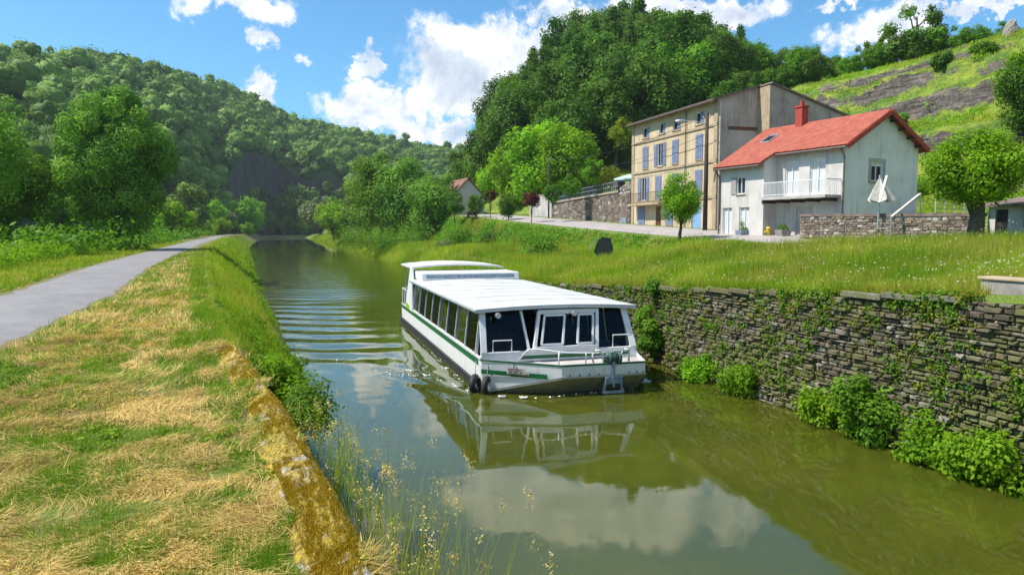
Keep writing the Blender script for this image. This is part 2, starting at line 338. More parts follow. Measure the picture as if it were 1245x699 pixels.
class MB:
    def __init__(s): s.v = []; s.f = []; s.t = []; s.tint = None
    def add(s, vs, fs, tint=.5):
        b = len(s.v); s.v += [tuple(p) for p in vs]; s.f += [tuple(b+i for i in f) for f in fs]; s.t += [tint]*len(vs); return s
    def box(s, x0, x1, y0, y1, z0, z1, tint=.5):
        v = [(x,y,z) for z in (z0,z1) for y in (y0,y1) for x in (x0,x1)]
        return s.add(v, [(0,2,3,1),(4,5,7,6),(0,1,5,4),(2,6,7,3),(0,4,6,2),(1,3,7,5)], tint)
    def quad(s, a, b, c, d): return s.add([a,b,c,d], [(0,1,2,3)])
    def poly(s, pts): return s.add(pts, [tuple(range(len(pts)))])
    def bar(s, a, b, w, h=None, up=(0,0,1)):
        a = Vector(a); b = Vector(b); h = h or w; d = (b-a).normalized(); u = Vector(up)
        if abs(d.dot(u)) > .95: u = Vector((1,0,0))
        r = d.cross(u).normalized()*w/2; q = r.cross(d).normalized()*h/2
        v = [p+i*r+j*q for p in (a,b) for j in (-1,1) for i in (-1,1)]
        return s.add(v, [(0,2,3,1),(4,5,7,6),(0,1,5,4),(2,6,7,3),(0,4,6,2),(1,3,7,5)])
    def tube(s, pts, rad, seg=8, cap=True):
        pts = [Vector(p) for p in pts]; rads = rad if isinstance(rad, (list, tuple)) else [rad]*len(pts); b = len(s.v); vs = []
        for i, p in enumerate(pts):
            d = (pts[min(i+1, len(pts)-1)] - pts[max(i-1, 0)]).normalized(); u = Vector((0,0,1)) if abs(d.z) < .9 else Vector((1,0,0))
            r = d.cross(u).normalized(); q = r.cross(d)
            vs += [p + rads[i]*(math.cos(2*math.pi*k/seg)*r + math.sin(2*math.pi*k/seg)*q) for k in range(seg)]
        fs = [(i*seg+k, i*seg+(k+1)%seg, (i+1)*seg+(k+1)%seg, (i+1)*seg+k) for i in range(len(pts)-1) for k in range(seg)]
        if cap: fs += [tuple(range(seg))[::-1], tuple((len(pts)-1)*seg+k for k in range(seg))]
        return s.add(vs, fs)
    def torus(s, c, axis, R_, r_, n=20, m=8):
        c = Vector(c); ax = Vector(axis).normalized(); u = ax.orthogonal().normalized(); w = ax.cross(u); vs = []
        for i in range(n):
            d = u*math.cos(2*math.pi*i/n) + w*math.sin(2*math.pi*i/n)
            vs += [c + d*(R_ + r_*math.cos(2*math.pi*j/m)) + ax*r_*math.sin(2*math.pi*j/m) for j in range(m)]
        return s.add(vs, [(i*m+j, ((i+1)%n)*m+j, ((i+1)%n)*m+(j+1)%m, i*m+(j+1)%m) for i in range(n) for j in range(m)])
    def build(s, name, m, parent=None, smooth=False, bevel=0):
        me = bpy.data.meshes.new(name); me.from_pydata([tuple(p) for p in s.v], [], s.f)
        a = me.attributes.new('tint', 'FLOAT', 'POINT'); a.data.foreach_set('value', s.t)
        if smooth:
            for p in me.polygons: p.use_smooth = True
        bm = bmesh.new(); bm.from_mesh(me); bmesh.ops.recalc_face_normals(bm, faces=bm.faces); bm.to_mesh(me); bm.free()
        o = link(name, me, m, parent)
        if bevel:
            md = o.modifiers.new('bevel', 'BEVEL'); md.width = bevel; md.segments = 2; md.limit_method = 'ANGLE'
        return o

def vnoise(x, y, seed=0):
    """smooth value noise, period-free, numpy"""
    def h(i, j):
        t = np.sin(i*127.1 + j*311.7 + seed*74.7)*43758.5453; return t - np.floor(t)
    xi = np.floor(x); yi = np.floor(y); fx = x-xi; fy = y-yi; fx = fx*fx*(3-2*fx); fy = fy*fy*(3-2*fy)
    return (h(xi,yi)*(1-fx)+h(xi+1,yi)*fx)*(1-fy) + (h(xi,yi+1)*(1-fx)+h(xi+1,yi+1)*fx)*fy - .5
def fbm(x, y, o=4, seed=0):
    r = 0; a = 1; s = 0
    for k in range(o): r = r + a*vnoise(x*2**k, y*2**k, seed+k*3.3); s += a; a *= .5
    return r/s*2
def sstep(x, a, b): t = np.clip((x-a)/(b-a), 0, 1); return t*t*(3-2*t)
def I(x, xs, ys): return np.interp(x, xs, ys)

# ---------------------------------------------------------------- the lie of the land
WALL_X = 12.8
def x_lw(s): return I(s, [-20,3.5,7,9.8,12,16,21.8,40.6,75,226,330,420,520], [1.1,.45,.04,-.36,-.35,.25,.75,-.5,-2.7,-10,-12,-12,-12])   # left water edge
def x_lt(s): return I(s, [-20,3.5,7,9.8,12,16.8,30,56,75,226,420,520], [1.05,.41,-.02,-.46,-.8,-1.5,-2.9,-5.4,-6.8,-15,-18,-18])          # top of the left bank
def x_rw(s): return I(s, [-20,40,60,95,197,330,420,520], [WALL_X,WALL_X,13.4,14.3,14.8,13.8,12.5,12.5])
def z_walltop(s): return I(s, [-20,4,10.4,33,45,60,520], [3.75,3.72,3.53,2.2,1.75,1.7,1.7])
def z_road(s): return I(s, [-20,32,40,50,66,92,112,150,220,520], [3.92,3.92,4.05,4.4,5.0,6.1,6.9,7.6,8,8])
def x_path(s): return I(s, [-20,12,22,37,52,100,224,420], [-5.2,-5.3,-5.75,-7.3,-8.4,-11.4,-18,-25])
def z_left(x, s):
    return 3.05 + .05*fbm(x*.5, s*.5, 3, 2)*(np.abs(x - x_path(s)) > 2) - .6*sstep(x_path(s)-x, 4, 14)
def z_right(x, s):
    d = x - x_rw(s); zt = z_walltop(s); zb = I(s, [0,15,45,95,520], [3.75,3.5,3.0,2.6,2.6]); zr = z_road(s)
    bank = sstep(s, 38, 50)                             # 0 wall, 1 sloped bank
    e = 4*bank + .001; z0 = zt*(1-bank) + np.minimum(zt, np.maximum(-1.2 + (zt+1.2)*sstep(d, -1, e), -1.2))*bank
    t = np.clip((x - WALL_X - 1)/(24 - WALL_X - 1), 0, 1); zv = z0 + (zb - z0)*t*np.where(x > x_rw(s)+1, 1, 0)
    zv = np.where(bank > 0, np.where(d < e, z0, z0 + (zb-zt)*t), zv)
    emb = sstep(s, 36, 46); w = 24.0 + (1-emb)*-6
    zr = zr + .07*np.clip(x-26.6, 0, 6)
    zz = zv + (zr - zv)*sstep(x, w, 26.6)
    return zz + .05*fbm(x*.4, s*.4, 3, 5)*((x < 25.5) | (x > 33))
def grid(name, X, Y, Z, m, smooth=True):
    ni, nj = X.shape; V = np.stack([X, Y, Z], -1).reshape(-1, 3); idx = np.arange(ni*nj).reshape(ni, nj)
    F = np.stack([idx[:-1,:-1], idx[1:,:-1], idx[1:,1:], idx[:-1,1:]], -1).reshape(-1, 4)
    return np_mesh(name, V, F, m, smooth=smooth)
S = np.concatenate([np.arange(-14, 60, .5), np.arange(60, 200, 2), np.arange(200, 460, 8), np.array([470, 500, 600, 900, 1500, 3000])])
def build_ground():
    offs = np.concatenate([[-1500,-700,-300,-150,-90,-60,-45,-35], np.arange(-28, 0, .5), [0]])
    xt = x_lt(S)[:, None]; xw = x_lw(S)[:, None]
    Xl = xt + offs[None]; Zl = z_left(Xl, S[:, None])
    tt = np.array([.15,.3,.5,.7,.85,1.0,1.15])[None]; steep = (S < 11)[:, None]
    Xb = xt + (xw-xt)*tt + .02; Zb = 3.0 - 3.15*tt**1.15 + .12*fbm(Xb*.8, S[:,None]*.8, 3, 9)*(1-np.abs(tt-.5))
    Xm = xw + (x_rw(S)[:,None]-xw)*np.array([.12,.5,.88])[None]; Zm = np.full(Xm.shape, -1.6)
    # right
    d = np.concatenate([[-.02, .12], np.arange(.35, 6, .45), np.arange(6, 32, .5), [34,38,42,50,60,90,150,300,700,1500]])[None]
    Xr = x_rw(S)[:, None] + d; Zr = z_right(Xr, S[:, None]+0*d)
    first = (d < 0)*(S[:,None] < 44)
    Zr = np.where(first, -1.6, Zr)
    close = sstep(S, 470, 500)[:, None]
    X = np.concatenate([Xl, Xb, Xm, Xr], 1); Z = np.concatenate([Zl, Zb, Zm, Zr], 1)
    Z = np.where((X > -14) & (X < 30), Z*(1-close) + np.maximum(Z, 1.6)*close, Z)
    o = grid('ground', X, np.broadcast_to(S[:,None], X.shape), Z, M['ground']); tag(o, kind='structure')
build_ground()
def strip(name, xf, half, zf, m, s0, s1, step=1.0, lift=.03, ragged=.06):
    s = np.arange(s0, s1, step); c = np.array([-1,-.5,0,.5,1])
    w = half + ragged*fbm(s*1.3, s*0, 4, 4)
    X = xf(s)[:,None] + c[None]*w[:,None]; Y = np.broadcast_to(s[:,None], X.shape); Z = zf(X, Y) + lift - .05*(np.abs(c)==1)[None]
    tag(grid(name, X, Y, Z, m), kind='structure')
strip('path', x_path, 1.5, lambda x, s: 3.05 + 0*x, M['path'], -12, 300, .15, .035, .14)
strip('road', lambda s: 29.1 + 0*s, 2.5, lambda x, s: z_road(s) + .07*np.clip(x-26.6, 0, 6), M['road'], 30, 220, 1.0, .05)
def canal_water():
    xs = np.concatenate([np.arange(-13, 16.5, .16)]); ys = np.concatenate([np.arange(-14, 10, .5), np.arange(10, 62, .16), np.arange(62, 120, .5), np.arange(120, 520, 5)])
    X, Y = np.meshgrid(xs, ys, indexing='ij'); Z = 0*X
    # transverse waves trailing beside the boat
    ang = R(-17); q = Y*math.cos(ang) + X*math.sin(-ang)
    env = np.exp(-((X-1.3)/2.4)**2)*sstep(Y, 24, 31)*(1-sstep(Y, 46, 60))
    Z += .030*env*(1+.5*fbm(X*.5, Y*.4, 2, 3))*np.sin(2*math.pi*(q + .35*np.sin(X*.7) + .5*fbm(X*.35, Y*.2, 2, 6))/2.55)
    env2 = np.exp(-((X-3)/4.5)**2)*sstep(Y, 44, 56)*(1-sstep(Y, 90, 120)); Z += .022*env2*np.sin(2*math.pi*(q+.3*np.sin(X*.9))/1.9)
    # bow waves spreading from the hull on both sides
    for sx, x0, sg in ((5.3, 5.3, -1), (10.4, 10.4, 1)):
        dist = (X-x0)*sg; along = Y-20.2; ph = dist - along*.36
        Z += .045*np.exp(-(ph/.35)**2)*np.exp(-np.maximum(dist, 0)/1.6)*(dist > -.2)*(along > -.5)*np.exp(-np.abs(along)/9)
        Z += .02*np.sin(ph*7)*np.exp(-(ph/1.3)**2)*np.exp(-np.maximum(dist,0)/1.7)*(dist > 0)*(along > 0)*np.exp(-along/12)
    Z += .004*fbm(X*1.2, Y*1.2, 3, 8)
    tag(grid('water', X, Y, Z, M['water']), kind='structure')
canal_water()

# ---- hillsides
HILL_S = [20, 85, 112]
def z_hill(x, s):
    j = x + 2.2*fbm(s*.06, s*0+3, 3, 11) + .9*fbm(s*.25, x*.1, 3, 13)
    a = I(j, [33,38,45,50,51.2,53,54.0,55.5,60.2,60.9,62.4,63.0,66,68.5,69.1,75,90,160,400], [3.8,4.4,6.0,7.6,10.6,11.2,13.2,14,15.4,18.2,18.9,21.2,21.6,22.2,23.7,25.6,27.0,28,28])
    b = I(j, [33,36,41,45,52,60,75,100,160,400], [6,9,16,22,30,36,41,44,45,45])
    t = sstep(s + np.clip(60-x, 0, 20)*.9, 100, 168); z = a*(1-t) + b*t
    nose = 1 - sstep(s + (x-45)*-.3, 160, 192)
    return 4 + (z-4)*nose + .55*fbm(x*.35, s*.35, 4, 6)*np.clip((x-38)/6, 0, 1)
def build_hills():
    xs = np.concatenate([np.arange(35, 90, .3), np.arange(90, 400, 20)]); ys = np.concatenate([np.arange(0, 110, .6), np.arange(110, 240, 3)])
    X, Y = np.meshgrid(xs, ys, indexing='ij')
    Z = z_hill(X, Y)
    X2 = X + (.8*fbm(X*.3, Y*.3, 3, 21) + .75*fbm(Z*.9, Y*.16, 3, 22) + .5*fbm(Z*2.1+3, Y*.6, 3, 23))*np.clip((X-40)/5, 0, 1)*(X < 89)
    tag(grid('hill', X2, Y, Z, M['hill']), kind='structure')
build_hills()
# far valley side: given round the camera by bearing; ridge heights and distances are real metres
PX = [-500,-300,-100,0,100,200,270,350,420,480,540,600,700,900]
RY = [100,70,66,72,84,102,120,154,168,180,190,198,206,225]
RD = [420,400,400,420,460,520,620,720,760,780,800,840,900,1000]
BD = [110,110,120,135,170,250,400,530,540,545,560,580,640,700]
def far_point(px, t):
    d = np.vectorize(lambda p: 0)(px) if False else None
    u = (px-622.5)/900; rd = I(px, PX, RD); bd = I(px, PX, BD); ry = I(px, PX, RY)
    D = bd + (rd-bd)*t; zr = H + (280-ry)*rd/900
    cl = sstep(px, 262, 305)*(1-sstep(px, 425, 450))
    prof = t**.85
    z = 2.5 + (zr-2.5)*prof
    cliffz = I(t, [0,.08,.12,.15,.20,.4,1], [0,.12,.25,.47,.52,.64,1.0]); z = z*(1-cl) + cl*(2.5 + (zr-2.5)*cliffz)
    z = z + 7*fbm(px*.012, t*3, 4, 31)*np.minimum(t*5, 1)*(1-.8*cl*(t < .3))
    xc = u*D; x = xc*cy + D*sy; y = -xc*sy + D*cy
    return x, y, z
def build_far():
    px = np.arange(-500, 901, 8.0); t = np.concatenate([np.linspace(0, 1, 60), [1.15, 1.5]])
    P, T = np.meshgrid(px, t, indexing='ij'); x, y, z = far_point(P, np.minimum(T, 1)); 
    sc = np.where(T > 1, T, 1.0); x = x*sc; y = y*sc; z = np.where(T > 1.2, z-60, z)
    x = np.concatenate([x[:, :1], x], 1); y = np.concatenate([y[:, :1], y], 1); z = np.concatenate([z[:, :1]*0-4, z], 1)
    tag(grid('far_hill', x, y, z, M['far_hill']), kind='structure')
build_far()

# ---------------------------------------------------------------- foliage
def leaves(C, Rd, n, size, rg, up=.35, flat=1.0, shell=.55, centre=None):
    """n leaf cards spread over clump spheres C (k,3) with radii Rd (k,); returns V, F, tint"""
    w = Rd**2; k = rg.choice(len(C), n, p=w/w.sum())
    d = rg.normal(size=(n,3)); d /= np.linalg.norm(d, axis=1)[:,None]
    rr = (shell + (1-shell)*rg.random(n)**.6)*(1+.16*rg.normal(size=n))
    P = C[k] + d*(Rd[k]*rr)[:,None]*np.array([1,1,flat])
    if centre is not None: q = P - centre; d = .5*d + 1.0*q/np.linalg.norm(q, axis=1)[:,None]
    nrm = d + np.array([0,0,up]) + .42*rg.normal(size=(n,3)); nrm /= np.linalg.norm(nrm, axis=1)[:,None]
    a = np.cross(nrm, rg.normal(size=(n,3))); a /= np.linalg.norm(a, axis=1)[:,None]; b = np.cross(nrm, a)
    L = size*(.6+.8*rg.random(n)); Wd = L*.55
    V = np.stack([P-a*L[:,None]*.5, P+b*Wd[:,None]*.5 - a*L[:,None]*.05, P+a*L[:,None]*.5, P-b*Wd[:,None]*.5 - a*L[:,None]*.05], 1)
    ct = rg.random(len(C)); t = np.clip(.35*rg.random(n) + .65*ct[k], 0, 1)
    return V.reshape(-1,3), np.arange(4*n).reshape(n,4), np.repeat(t, 4)
def clumps(rg, k, rx, rz, zc, rmin, rmax, shape='round'):
    C = []; Rr = []
    i = 0
    while len(C) < k and i < k*30:
        i += 1
        d = rg.normal(size=3); d /= np.linalg.norm(d); q = rg.random()**.22
        p = d*q*np.array([rx, rx, rz]);
        h = p[2]/rz
        if shape == 'cone': f = np.clip(.95 - .85*(h+1)/2, .1, 1)
        elif shape == 'oval': f = 1 if h < 0 else math.sqrt(max(0, 1-h*h))*.3+.7
        elif shape == 'dome': f = .75 if h < -.6 else 1
        else: f = 1
        p = p*np.array([f, f, 1]); C.append(p + [0,0,zc]); Rr.append(rg.uniform(rmin, rmax)*(1-.35*max(h, 0)))
    return np.array(C), np.array(Rr)
def make_tree(name, H_, rx, base, n, leaf, mat, k=34, seed=1, trunk_r=.2, shape='round', cl=(.22,.42), trunks=1, shell=.5, bark='bark', trunk_top=.7, limbs=9):
    rg = np.random.default_rng(seed); root = empty(name)
    rz = (H_-base)/2; zc = base+rz; rmax = rx
    C, Rr = clumps(rg, k, rx*(1-cl[1]*.75), rz*(1-cl[1]*.55), zc, rmax*cl[0], rmax*cl[1], shape)
    V, F, t = leaves(C, Rr, n, leaf, rg, shell=shell)
    mb = MB(); lm = []
    for q in range(trunks):
        ox = (q-(trunks-1)/2)*rx*.35; top = base + (H_-base)*trunk_top
        pts = [(ox*(.6+.4*i/5) + .05*H_*.3*math.sin(i*1.7+seed+q), .04*H_*.3*math.cos(i*1.3+seed), top*i/5 - .25*(i == 0)) for i in range(6)]
        mb.tube(pts, [trunk_r*(1.25 if i == 0 else 1)*(1-.13*i) for i in range(6)], 9)
        for c in C[rg.choice(len(C), min(limbs, len(C)), replace=False)]:
            i = int(rg.integers(2, 5)); a = Vector(pts[i]); b = Vector(c); m_ = (a+b)/2 + Vector((0,0,.06*H_))
            if b.z > a.z - .5: mb.tube([a, m_, b], [trunk_r*.42, trunk_r*.28, trunk_r*.12], 6)
    tr = mb.build('trunk', M[bark], root, smooth=True)
    cr = np_mesh('crown', V, F, M[mat], t, root)
    return root
def copy_tree(o, parent=None):
    c = o.copy(); COL.objects.link(c); c.parent = parent
    for ch in o.children: copy_tree(ch, c)
    return c
PROTO = {}
def put_tree(kind, loc, scale=1, rz=0, label='', cat='tree', group=None, sz=None):
    src = PROTO[kind]
    if not src.get('used'): o = src['o']; src['used'] = True
    else: o = copy_tree(src['o'])
    for k in ('label', 'category', 'group'):
        if k in o: del o[k]
    o.location = loc; o.rotation_euler = (0, 0, rz); o.scale = (scale, scale, sz or scale); tag(o, label, cat, group); return o

# unit heights about 12 m; scaled when placed
for kind, kw in {
    'forest_a': dict(H_=13, rx=4.6, base=1.0, n=8500, leaf=.42, mat='leaf_forest', k=40, seed=3),
    'forest_b': dict(H_=12, rx=4.2, base=.8, n=7500, leaf=.40, mat='leaf_dark', k=34, seed=4),
    'forest_c': dict(H_=11, rx=4.4, base=.6, n=7500, leaf=.40, mat='leaf_mid', k=36, seed=5),
    'forest_d': dict(H_=15, rx=3.1, base=1.0, n=7000, leaf=.38, mat='leaf_dark', k=40, seed=6, shape='cone', cl=(.25,.42)),
    'light': dict(H_=10, rx=4.4, base=.5, n=8000, leaf=.42, mat='leaf_bright', k=34, seed=8),
    'thin': dict(H_=8, rx=3.2, base=.0, n=4200, leaf=.34, mat='leaf_mid', k=22, seed=9, cl=(.18,.36), shell=.2),
    'thin_b': dict(H_=8, rx=3.3, base=.1, n=4200, leaf=.34, mat='leaf_forest', k=20, seed=10, cl=(.18,.38), shell=.2),
    'far_mid': dict(H_=12, rx=6, base=.3, n=3600, leaf=.75, mat='leaf_far', k=26, seed=12),
    'far_pale': dict(H_=12, rx=5.6, base=.3, n=3600, leaf=.75, mat='leaf_pale', k=26, seed=13),
    'far_green': dict(H_=10, rx=6, base=.2, n=3600, leaf=.7, mat='leaf_bright', k=26, seed=14),
  }.items():
    nm = {'forest': 'hillside_tree', 'light': 'bright_tree', 'thin': 'slender_tree', 'far': 'valley_tree'}[kind.split('_')[0]]
    PROTO[kind] = {'o': make_tree(nm, **kw)}

# wooded flank above the terrace, every tree a thing
TREE_G = 'trees massed on the steep wooded hillside'
def forest():
    rg = np.random.default_rng(21); placed = []
    kinds = ['forest_a','forest_b','forest_c','forest_a','forest_b','forest_d']
    labels = {'forest_a': 'big deep green leafy tree massed on the steep wooded hillside', 'forest_b': 'dark rounded tree massed on the steep wooded hillside',
              'forest_c': 'mid green spreading tree massed on the steep wooded hillside', 'forest_d': 'tall narrow dark tree massed on the steep wooded hillside'}
    tries = 0
    while len(placed) < 130 and tries < 9000:
        tries += 1
        x = 38 + 50*rg.random()**1.05; s = rg.uniform(86, 190)
        if x < 50 and s < 100: continue
        if s < 108 - max(0, x-60)*.0 and x < 66: continue
        if s < 110 and x < 80 and not (x < 56 and s > 92): continue
        if any((x-a)**2 + (s-b)**2 < (5.0)**2 for a, b in placed): continue
        placed.append((x, s)); k = kinds[int(rg.integers(len(kinds)))]
        sc = rg.uniform(1.1, 1.65); z = float(z_hill(np.array(x), np.array(s)))
        dd = x*sy + s*cy; ppx = 622.5 + 900*(x*cy - s*sy)/dd                # keep the wood's real skyline: lower towards the grassy ridge
        lim = I(ppx, [560,585,600,640,700,740,820,850,900,930,1000], [190,160,104,72,14,-8,-6,26,40,64,70]) + rg.choice([-16, -6, 4, 14, 26, 38])
        hmax = H + (280-lim)*dd/900 - z; Ht = {'forest_a': 13.5, 'forest_b': 12.5, 'forest_c': 11.5, 'forest_d': 15.5}[k]
        sc = min(sc, hmax/Ht)
        if sc < .45: continue
        put_tree(k, (x, s, z-.5), sc, rg.uniform(0, 6.28), labels[k], 'tree', TREE_G)
forest()
def on_hill(p):
    return Vector((p.x, p.y, float(z_hill(np.array(p.x), np.array(p.y))))) if p.x > 46 and p.y < 200 else p
def named(kind, px, py, dep, hpx, label, cat='tree', group=None, rz=0, Hm=None, wide=1):
    """tree with its foot at photo point (px,py), dep metres off, hpx high in the photo"""
    p = at(px, py, dep); p = on_hill(p); h = hpx*dep/900; sc = h/Hm; o = put_tree(kind, p - Vector((0,0,.15)), sc*wide, rz, label, cat, group, sz=sc); return o
# ridge trees seen against the sky above the terraced slope
named('forest_c', 975, 97, 112, 62, 'tree cluster on the grassy ridge just right of the pale gable', Hm=11, wide=1.0)
named('thin', 1050, 86, 108, 55, 'small loose tree alone against the cloud on the ridge', Hm=8, wide=.9)
named('thin_b', 1018, 92, 110, 38, 'thin little tree between the two bigger ridge trees', Hm=8, wide=.8, rz=1)
named('thin_b', 1112, 66, 100, 88, 'tall open branched tree topmost on the grassy ridge', Hm=8, wide=1.15, rz=2)
named('thin', 1080, 72, 103, 60, 'open branched tree leaning left beside the tallest ridge tree', Hm=8, wide=1.0, rz=2.5)
named('thin', 1150, 60, 97, 48, 'low leafy tree right of the tallest ridge tree', Hm=8, wide=1.2, rz=3)
named('forest_c', 1185, 56, 94, 44, 'bushy tree on the ridge left of the pale rock pillar', Hm=11, wide=1.3, rz=1)
named('thin', 1222, 48, 92, 42, 'loose tree on the ridge behind the rock pillar', Hm=8, wide=1.4, rz=1.8)
named('forest_b', 925, 104, 114, 42, 'dark tree behind the ridge of the cream house', Hm=12, wide=1.3)
named('forest_b', 885, 108, 116, 55, 'dark green tree rising behind the cream house roof', Hm=12, wide=1.2, rz=2)
for i, (k, px, dep, h, wd_, lab) in enumerate([('forest_a',905,118,48,1.25,'tree in the skyline belt just right of the wooded crown'),('forest_c',948,114,44,1.4,'leafy tree in the skyline belt above the pale gable ridge'),('forest_b',962,110,34,1.5,'low dark tree at the foot of the ridge cluster'),
        ('forest_a',992,110,46,1.3,'full crowned tree right of the ridge tree cluster'),('forest_c',1035,106,34,1.5,'low leafy tree left of the small loose ridge tree'),('forest_c',1066,103,40,1.3,'leafy tree filling the gap right of the small loose ridge tree'),
        ('forest_a',1098,101,52,1.3,'dense tree at the left foot of the tallest ridge tree'),('forest_c',1130,99,44,1.4,'dense tree at the right foot of the tallest ridge tree'),('forest_b',1168,96,34,1.6,'low dense tree in the ridge belt above the boulder')]):
    named(k, px, 80, dep, h, lab, Hm={'forest_a': 13, 'forest_b': 12, 'forest_c': 11}[k], wide=wd_, rz=i*1.3)
named('light', 838, 152, 92, 60, 'round bright yellow green tree above the cream house roof', Hm=10, wide=.85)
for i, (px, py, dep, h, lab) in enumerate([(660,262,112,104,'broad bright green tree left of the terrace wall'),(630,262,128,84,'bright green tree behind the road at the foot of the wood'),
        (605,262,140,58,'low bright green tree at the left end of the wood'),(690,240,105,80,'bright green tree leaning over the terrace railing'),(640,240,135,50,'upper bright green tree in the light green thicket'),
        (648,215,128,38,'topmost bright green tree of the light green thicket')]):
    named('light', px, py+4, dep, h*1.25, lab, Hm=10, rz=i*1.1, wide=1.0)

# trees of the valley floor ahead
VG = 'trees along the far end of the canal'
vt = [('far_mid',232,283,230,62),('far_green',200,286,150,50),('far_green',222,286,165,36),('far_green',178,288,120,40),('far_green',258,281,300,40),('far_pale',275,280,330,30),('far_green',300,283,360,46),('far_pale',322,284,510,52),('far_green',345,284,525,46),
      ('far_mid',368,284,515,60),('far_pale',390,284,380,50),('far_green',350,285,505,24),('far_green',372,285,500,22),('far_mid',330,285,500,24),('far_green',300,287,340,18),('far_green',410,288,260,50),('far_green',405,290,230,40),('far_mid',285,284,380,40),('far_green',245,287,240,24),('far_green',270,287,260,24)]
vl = {'far_mid': 'rounded dark green tree at the far end of the canal', 'far_pale': 'pale silvery green tree at the far end of the canal', 'far_green': 'fresh green rounded tree low beside the far canal bank'}
for i, (k, px, py, d, h) in enumerate(vt): named(k, px, py, d, h, vl[k], group=VG, Hm={'far_mid':12,'far_pale':12,'far_green':10}[k], rz=i*.8, wide=1.05)

# single trees worth a mesh of their own
def solo(name, px, py, dep, hpx, wpx, label, mat, n, leaf, cat='tree', base=.12, seed=1, group=None, **kw):
    p = on_hill(at(px, py, dep)); h = hpx*dep/900; r = wpx*dep/1800*1.14
    o = make_tree(name, H_=h, rx=r, base=h*base, n=n, leaf=leaf, mat=mat, seed=seed, **kw); o.location = p - Vector((0,0,.05)); tag(o, label, cat, group); return o
solo('broadleaf_tree', 143, 303, 64, 202, 134, 'large rounded dark green tree casting its shadow on the path', 'leaf_treemid', 46000, .27, base=.05, seed=31, k=120, trunk_r=.28, shape='oval', cl=(.14,.24), shell=.7)
solo('broadleaf_tree', 8, 300, 60, 150, 112, 'dark leafy tree at the left edge behind the tall weeds', 'leaf_mid', 20000, .27, base=.04, seed=32, k=60, trunk_r=.25)
solo('broadleaf_tree', 76, 294, 96, 84, 60, 'low tree half hidden between the left edge tree and the large rounded tree', 'leaf_mid', 14000, .3, base=.04, seed=33, k=50, trunk_r=.2)
solo('broadleaf_tree', -50, 300, 48, 210, 170, 'dark tree cut by the left edge of the picture', 'leaf_mid', 12000, .27, base=.05, seed=34, k=50, trunk_r=.25)
solo('canal_tree', 458, 294, 140, 120, 84, 'tall dark many trunked tree beside the canal left of the boat stern', 'leaf_treemid', 20000, .45, base=.0, seed=35, k=60, trunks=2, trunk_r=.3, cl=(.2,.36))
solo('canal_tree', 494, 294, 136, 110, 84, 'leafy tree joined to the tall dark canal tree', 'leaf_treemid', 18000, .42, base=.0, seed=36, k=55, trunk_r=.3)
solo('canal_tree', 528, 290, 128, 94, 68, 'narrower green tree between the dark canal trees and the road', 'leaf_treemid', 17000, .4, base=.0, seed=37, k=50, trunk_r=.25)
solo('canal_tree', 438, 290, 170, 90, 44, 'grey green tree at the left of the canal side clump', 'leaf_far', 9000, .5, base=.0, seed=38, k=40, trunk_r=.25)
solo('round_tree', 1187, 303, 30.5, 154, 116, 'bright round clipped tree with a thick ivy grown trunk', 'leaf_bright', 19000, .135, base=.30, seed=41, k=52, trunk_r=.40, cl=(.15,.36), trunk_top=.35)
solo('round_tree', 827, 291, 50, 88, 54, 'small round clipped tree on the verge before the cream house', 'leaf_bright', 15000, .12, base=.17, seed=42, k=46, trunk_r=.13, cl=(.18,.40), shape='oval', trunk_top=.3)
solo('red_leaved_tree', 646, 273, 84, 42, 22, 'small round tree with dark red leaves on a thin stem', 'leaf_red', 2400, .16, base=.5, seed=43, k=20, trunk_r=.06, trunk_top=.2)
solo('red_leaved_tree', 596, 270, 100, 42, 13, 'smaller dark red topped tree left of the clipped green tree', 'leaf_red', 1200, .18, base=.6, seed=44, k=12, trunk_r=.06, trunk_top=.2)
solo('clipped_tree', 618, 271, 94, 40, 30, 'dense dark green clipped tree on a short stem beside the road', 'leaf_dark', 3600, .2, base=.15, seed=45, k=26, trunk_r=.09)
solo('clipped_tree', 580, 268, 106, 36, 24, 'dark clipped tree beside the white house end', 'leaf_dark', 2600, .2, base=.2, seed=46, k=20, trunk_r=.08)
solo('clipped_tree', 553, 268, 112, 38, 26, 'dark clipped tree nearest the canal side clump', 'leaf_dark', 2800, .2, base=.2, seed=47, k=20, trunk_r=.08)
solo('garden_bush', 672, 248, 82, 30, 26, 'dark rounded bush at the left end of the terrace railing', 'leaf_dark', 2600, .18, cat='bush', base=.02, seed=48, k=20, trunk_r=.05)
solo('garden_bush', 693, 240, 82, 30, 30, 'bright clipped ball bush behind the terrace railing', 'leaf_mid', 3000, .17, cat='bush', base=.02, seed=49, k=22, trunk_r=.05)
solo('garden_bush', 722, 226, 80, 36, 32, 'light green bush below the high stone wall', 'leaf_mid', 2800, .18, cat='bush', base=.02, seed=50, k=22, trunk_r=.05)
solo('garden_bush', 740, 222, 80, 20, 36, 'yellowish shrub at the foot of the high stone wall', 'leaf_yellow', 2200, .17, cat='bush', base=.02, seed=51, k=18, trunk_r=.04)
solo('garden_bush', 757, 180, 92, 40, 34, 'yellow green tree beside the top left of the cream house', 'leaf_yellow', 2600, .22, cat='bush', base=.05, seed=52, k=20, trunk_r=.05)
solo('hill_bush', 1078, 139, 66, 26, 46, 'flowering bush on the rock ledge above the red roof', 'leaf_pale', 3200, .16, cat='bush', base=.02, seed=53, k=18, trunk_r=.04)
solo('hill_bush', 985, 108, 90, 22, 44, 'rounded green bush on the grassy slope above the cream house', 'leaf_bright', 2600, .22, cat='bush', base=.02, seed=54, k=18, trunk_r=.04)
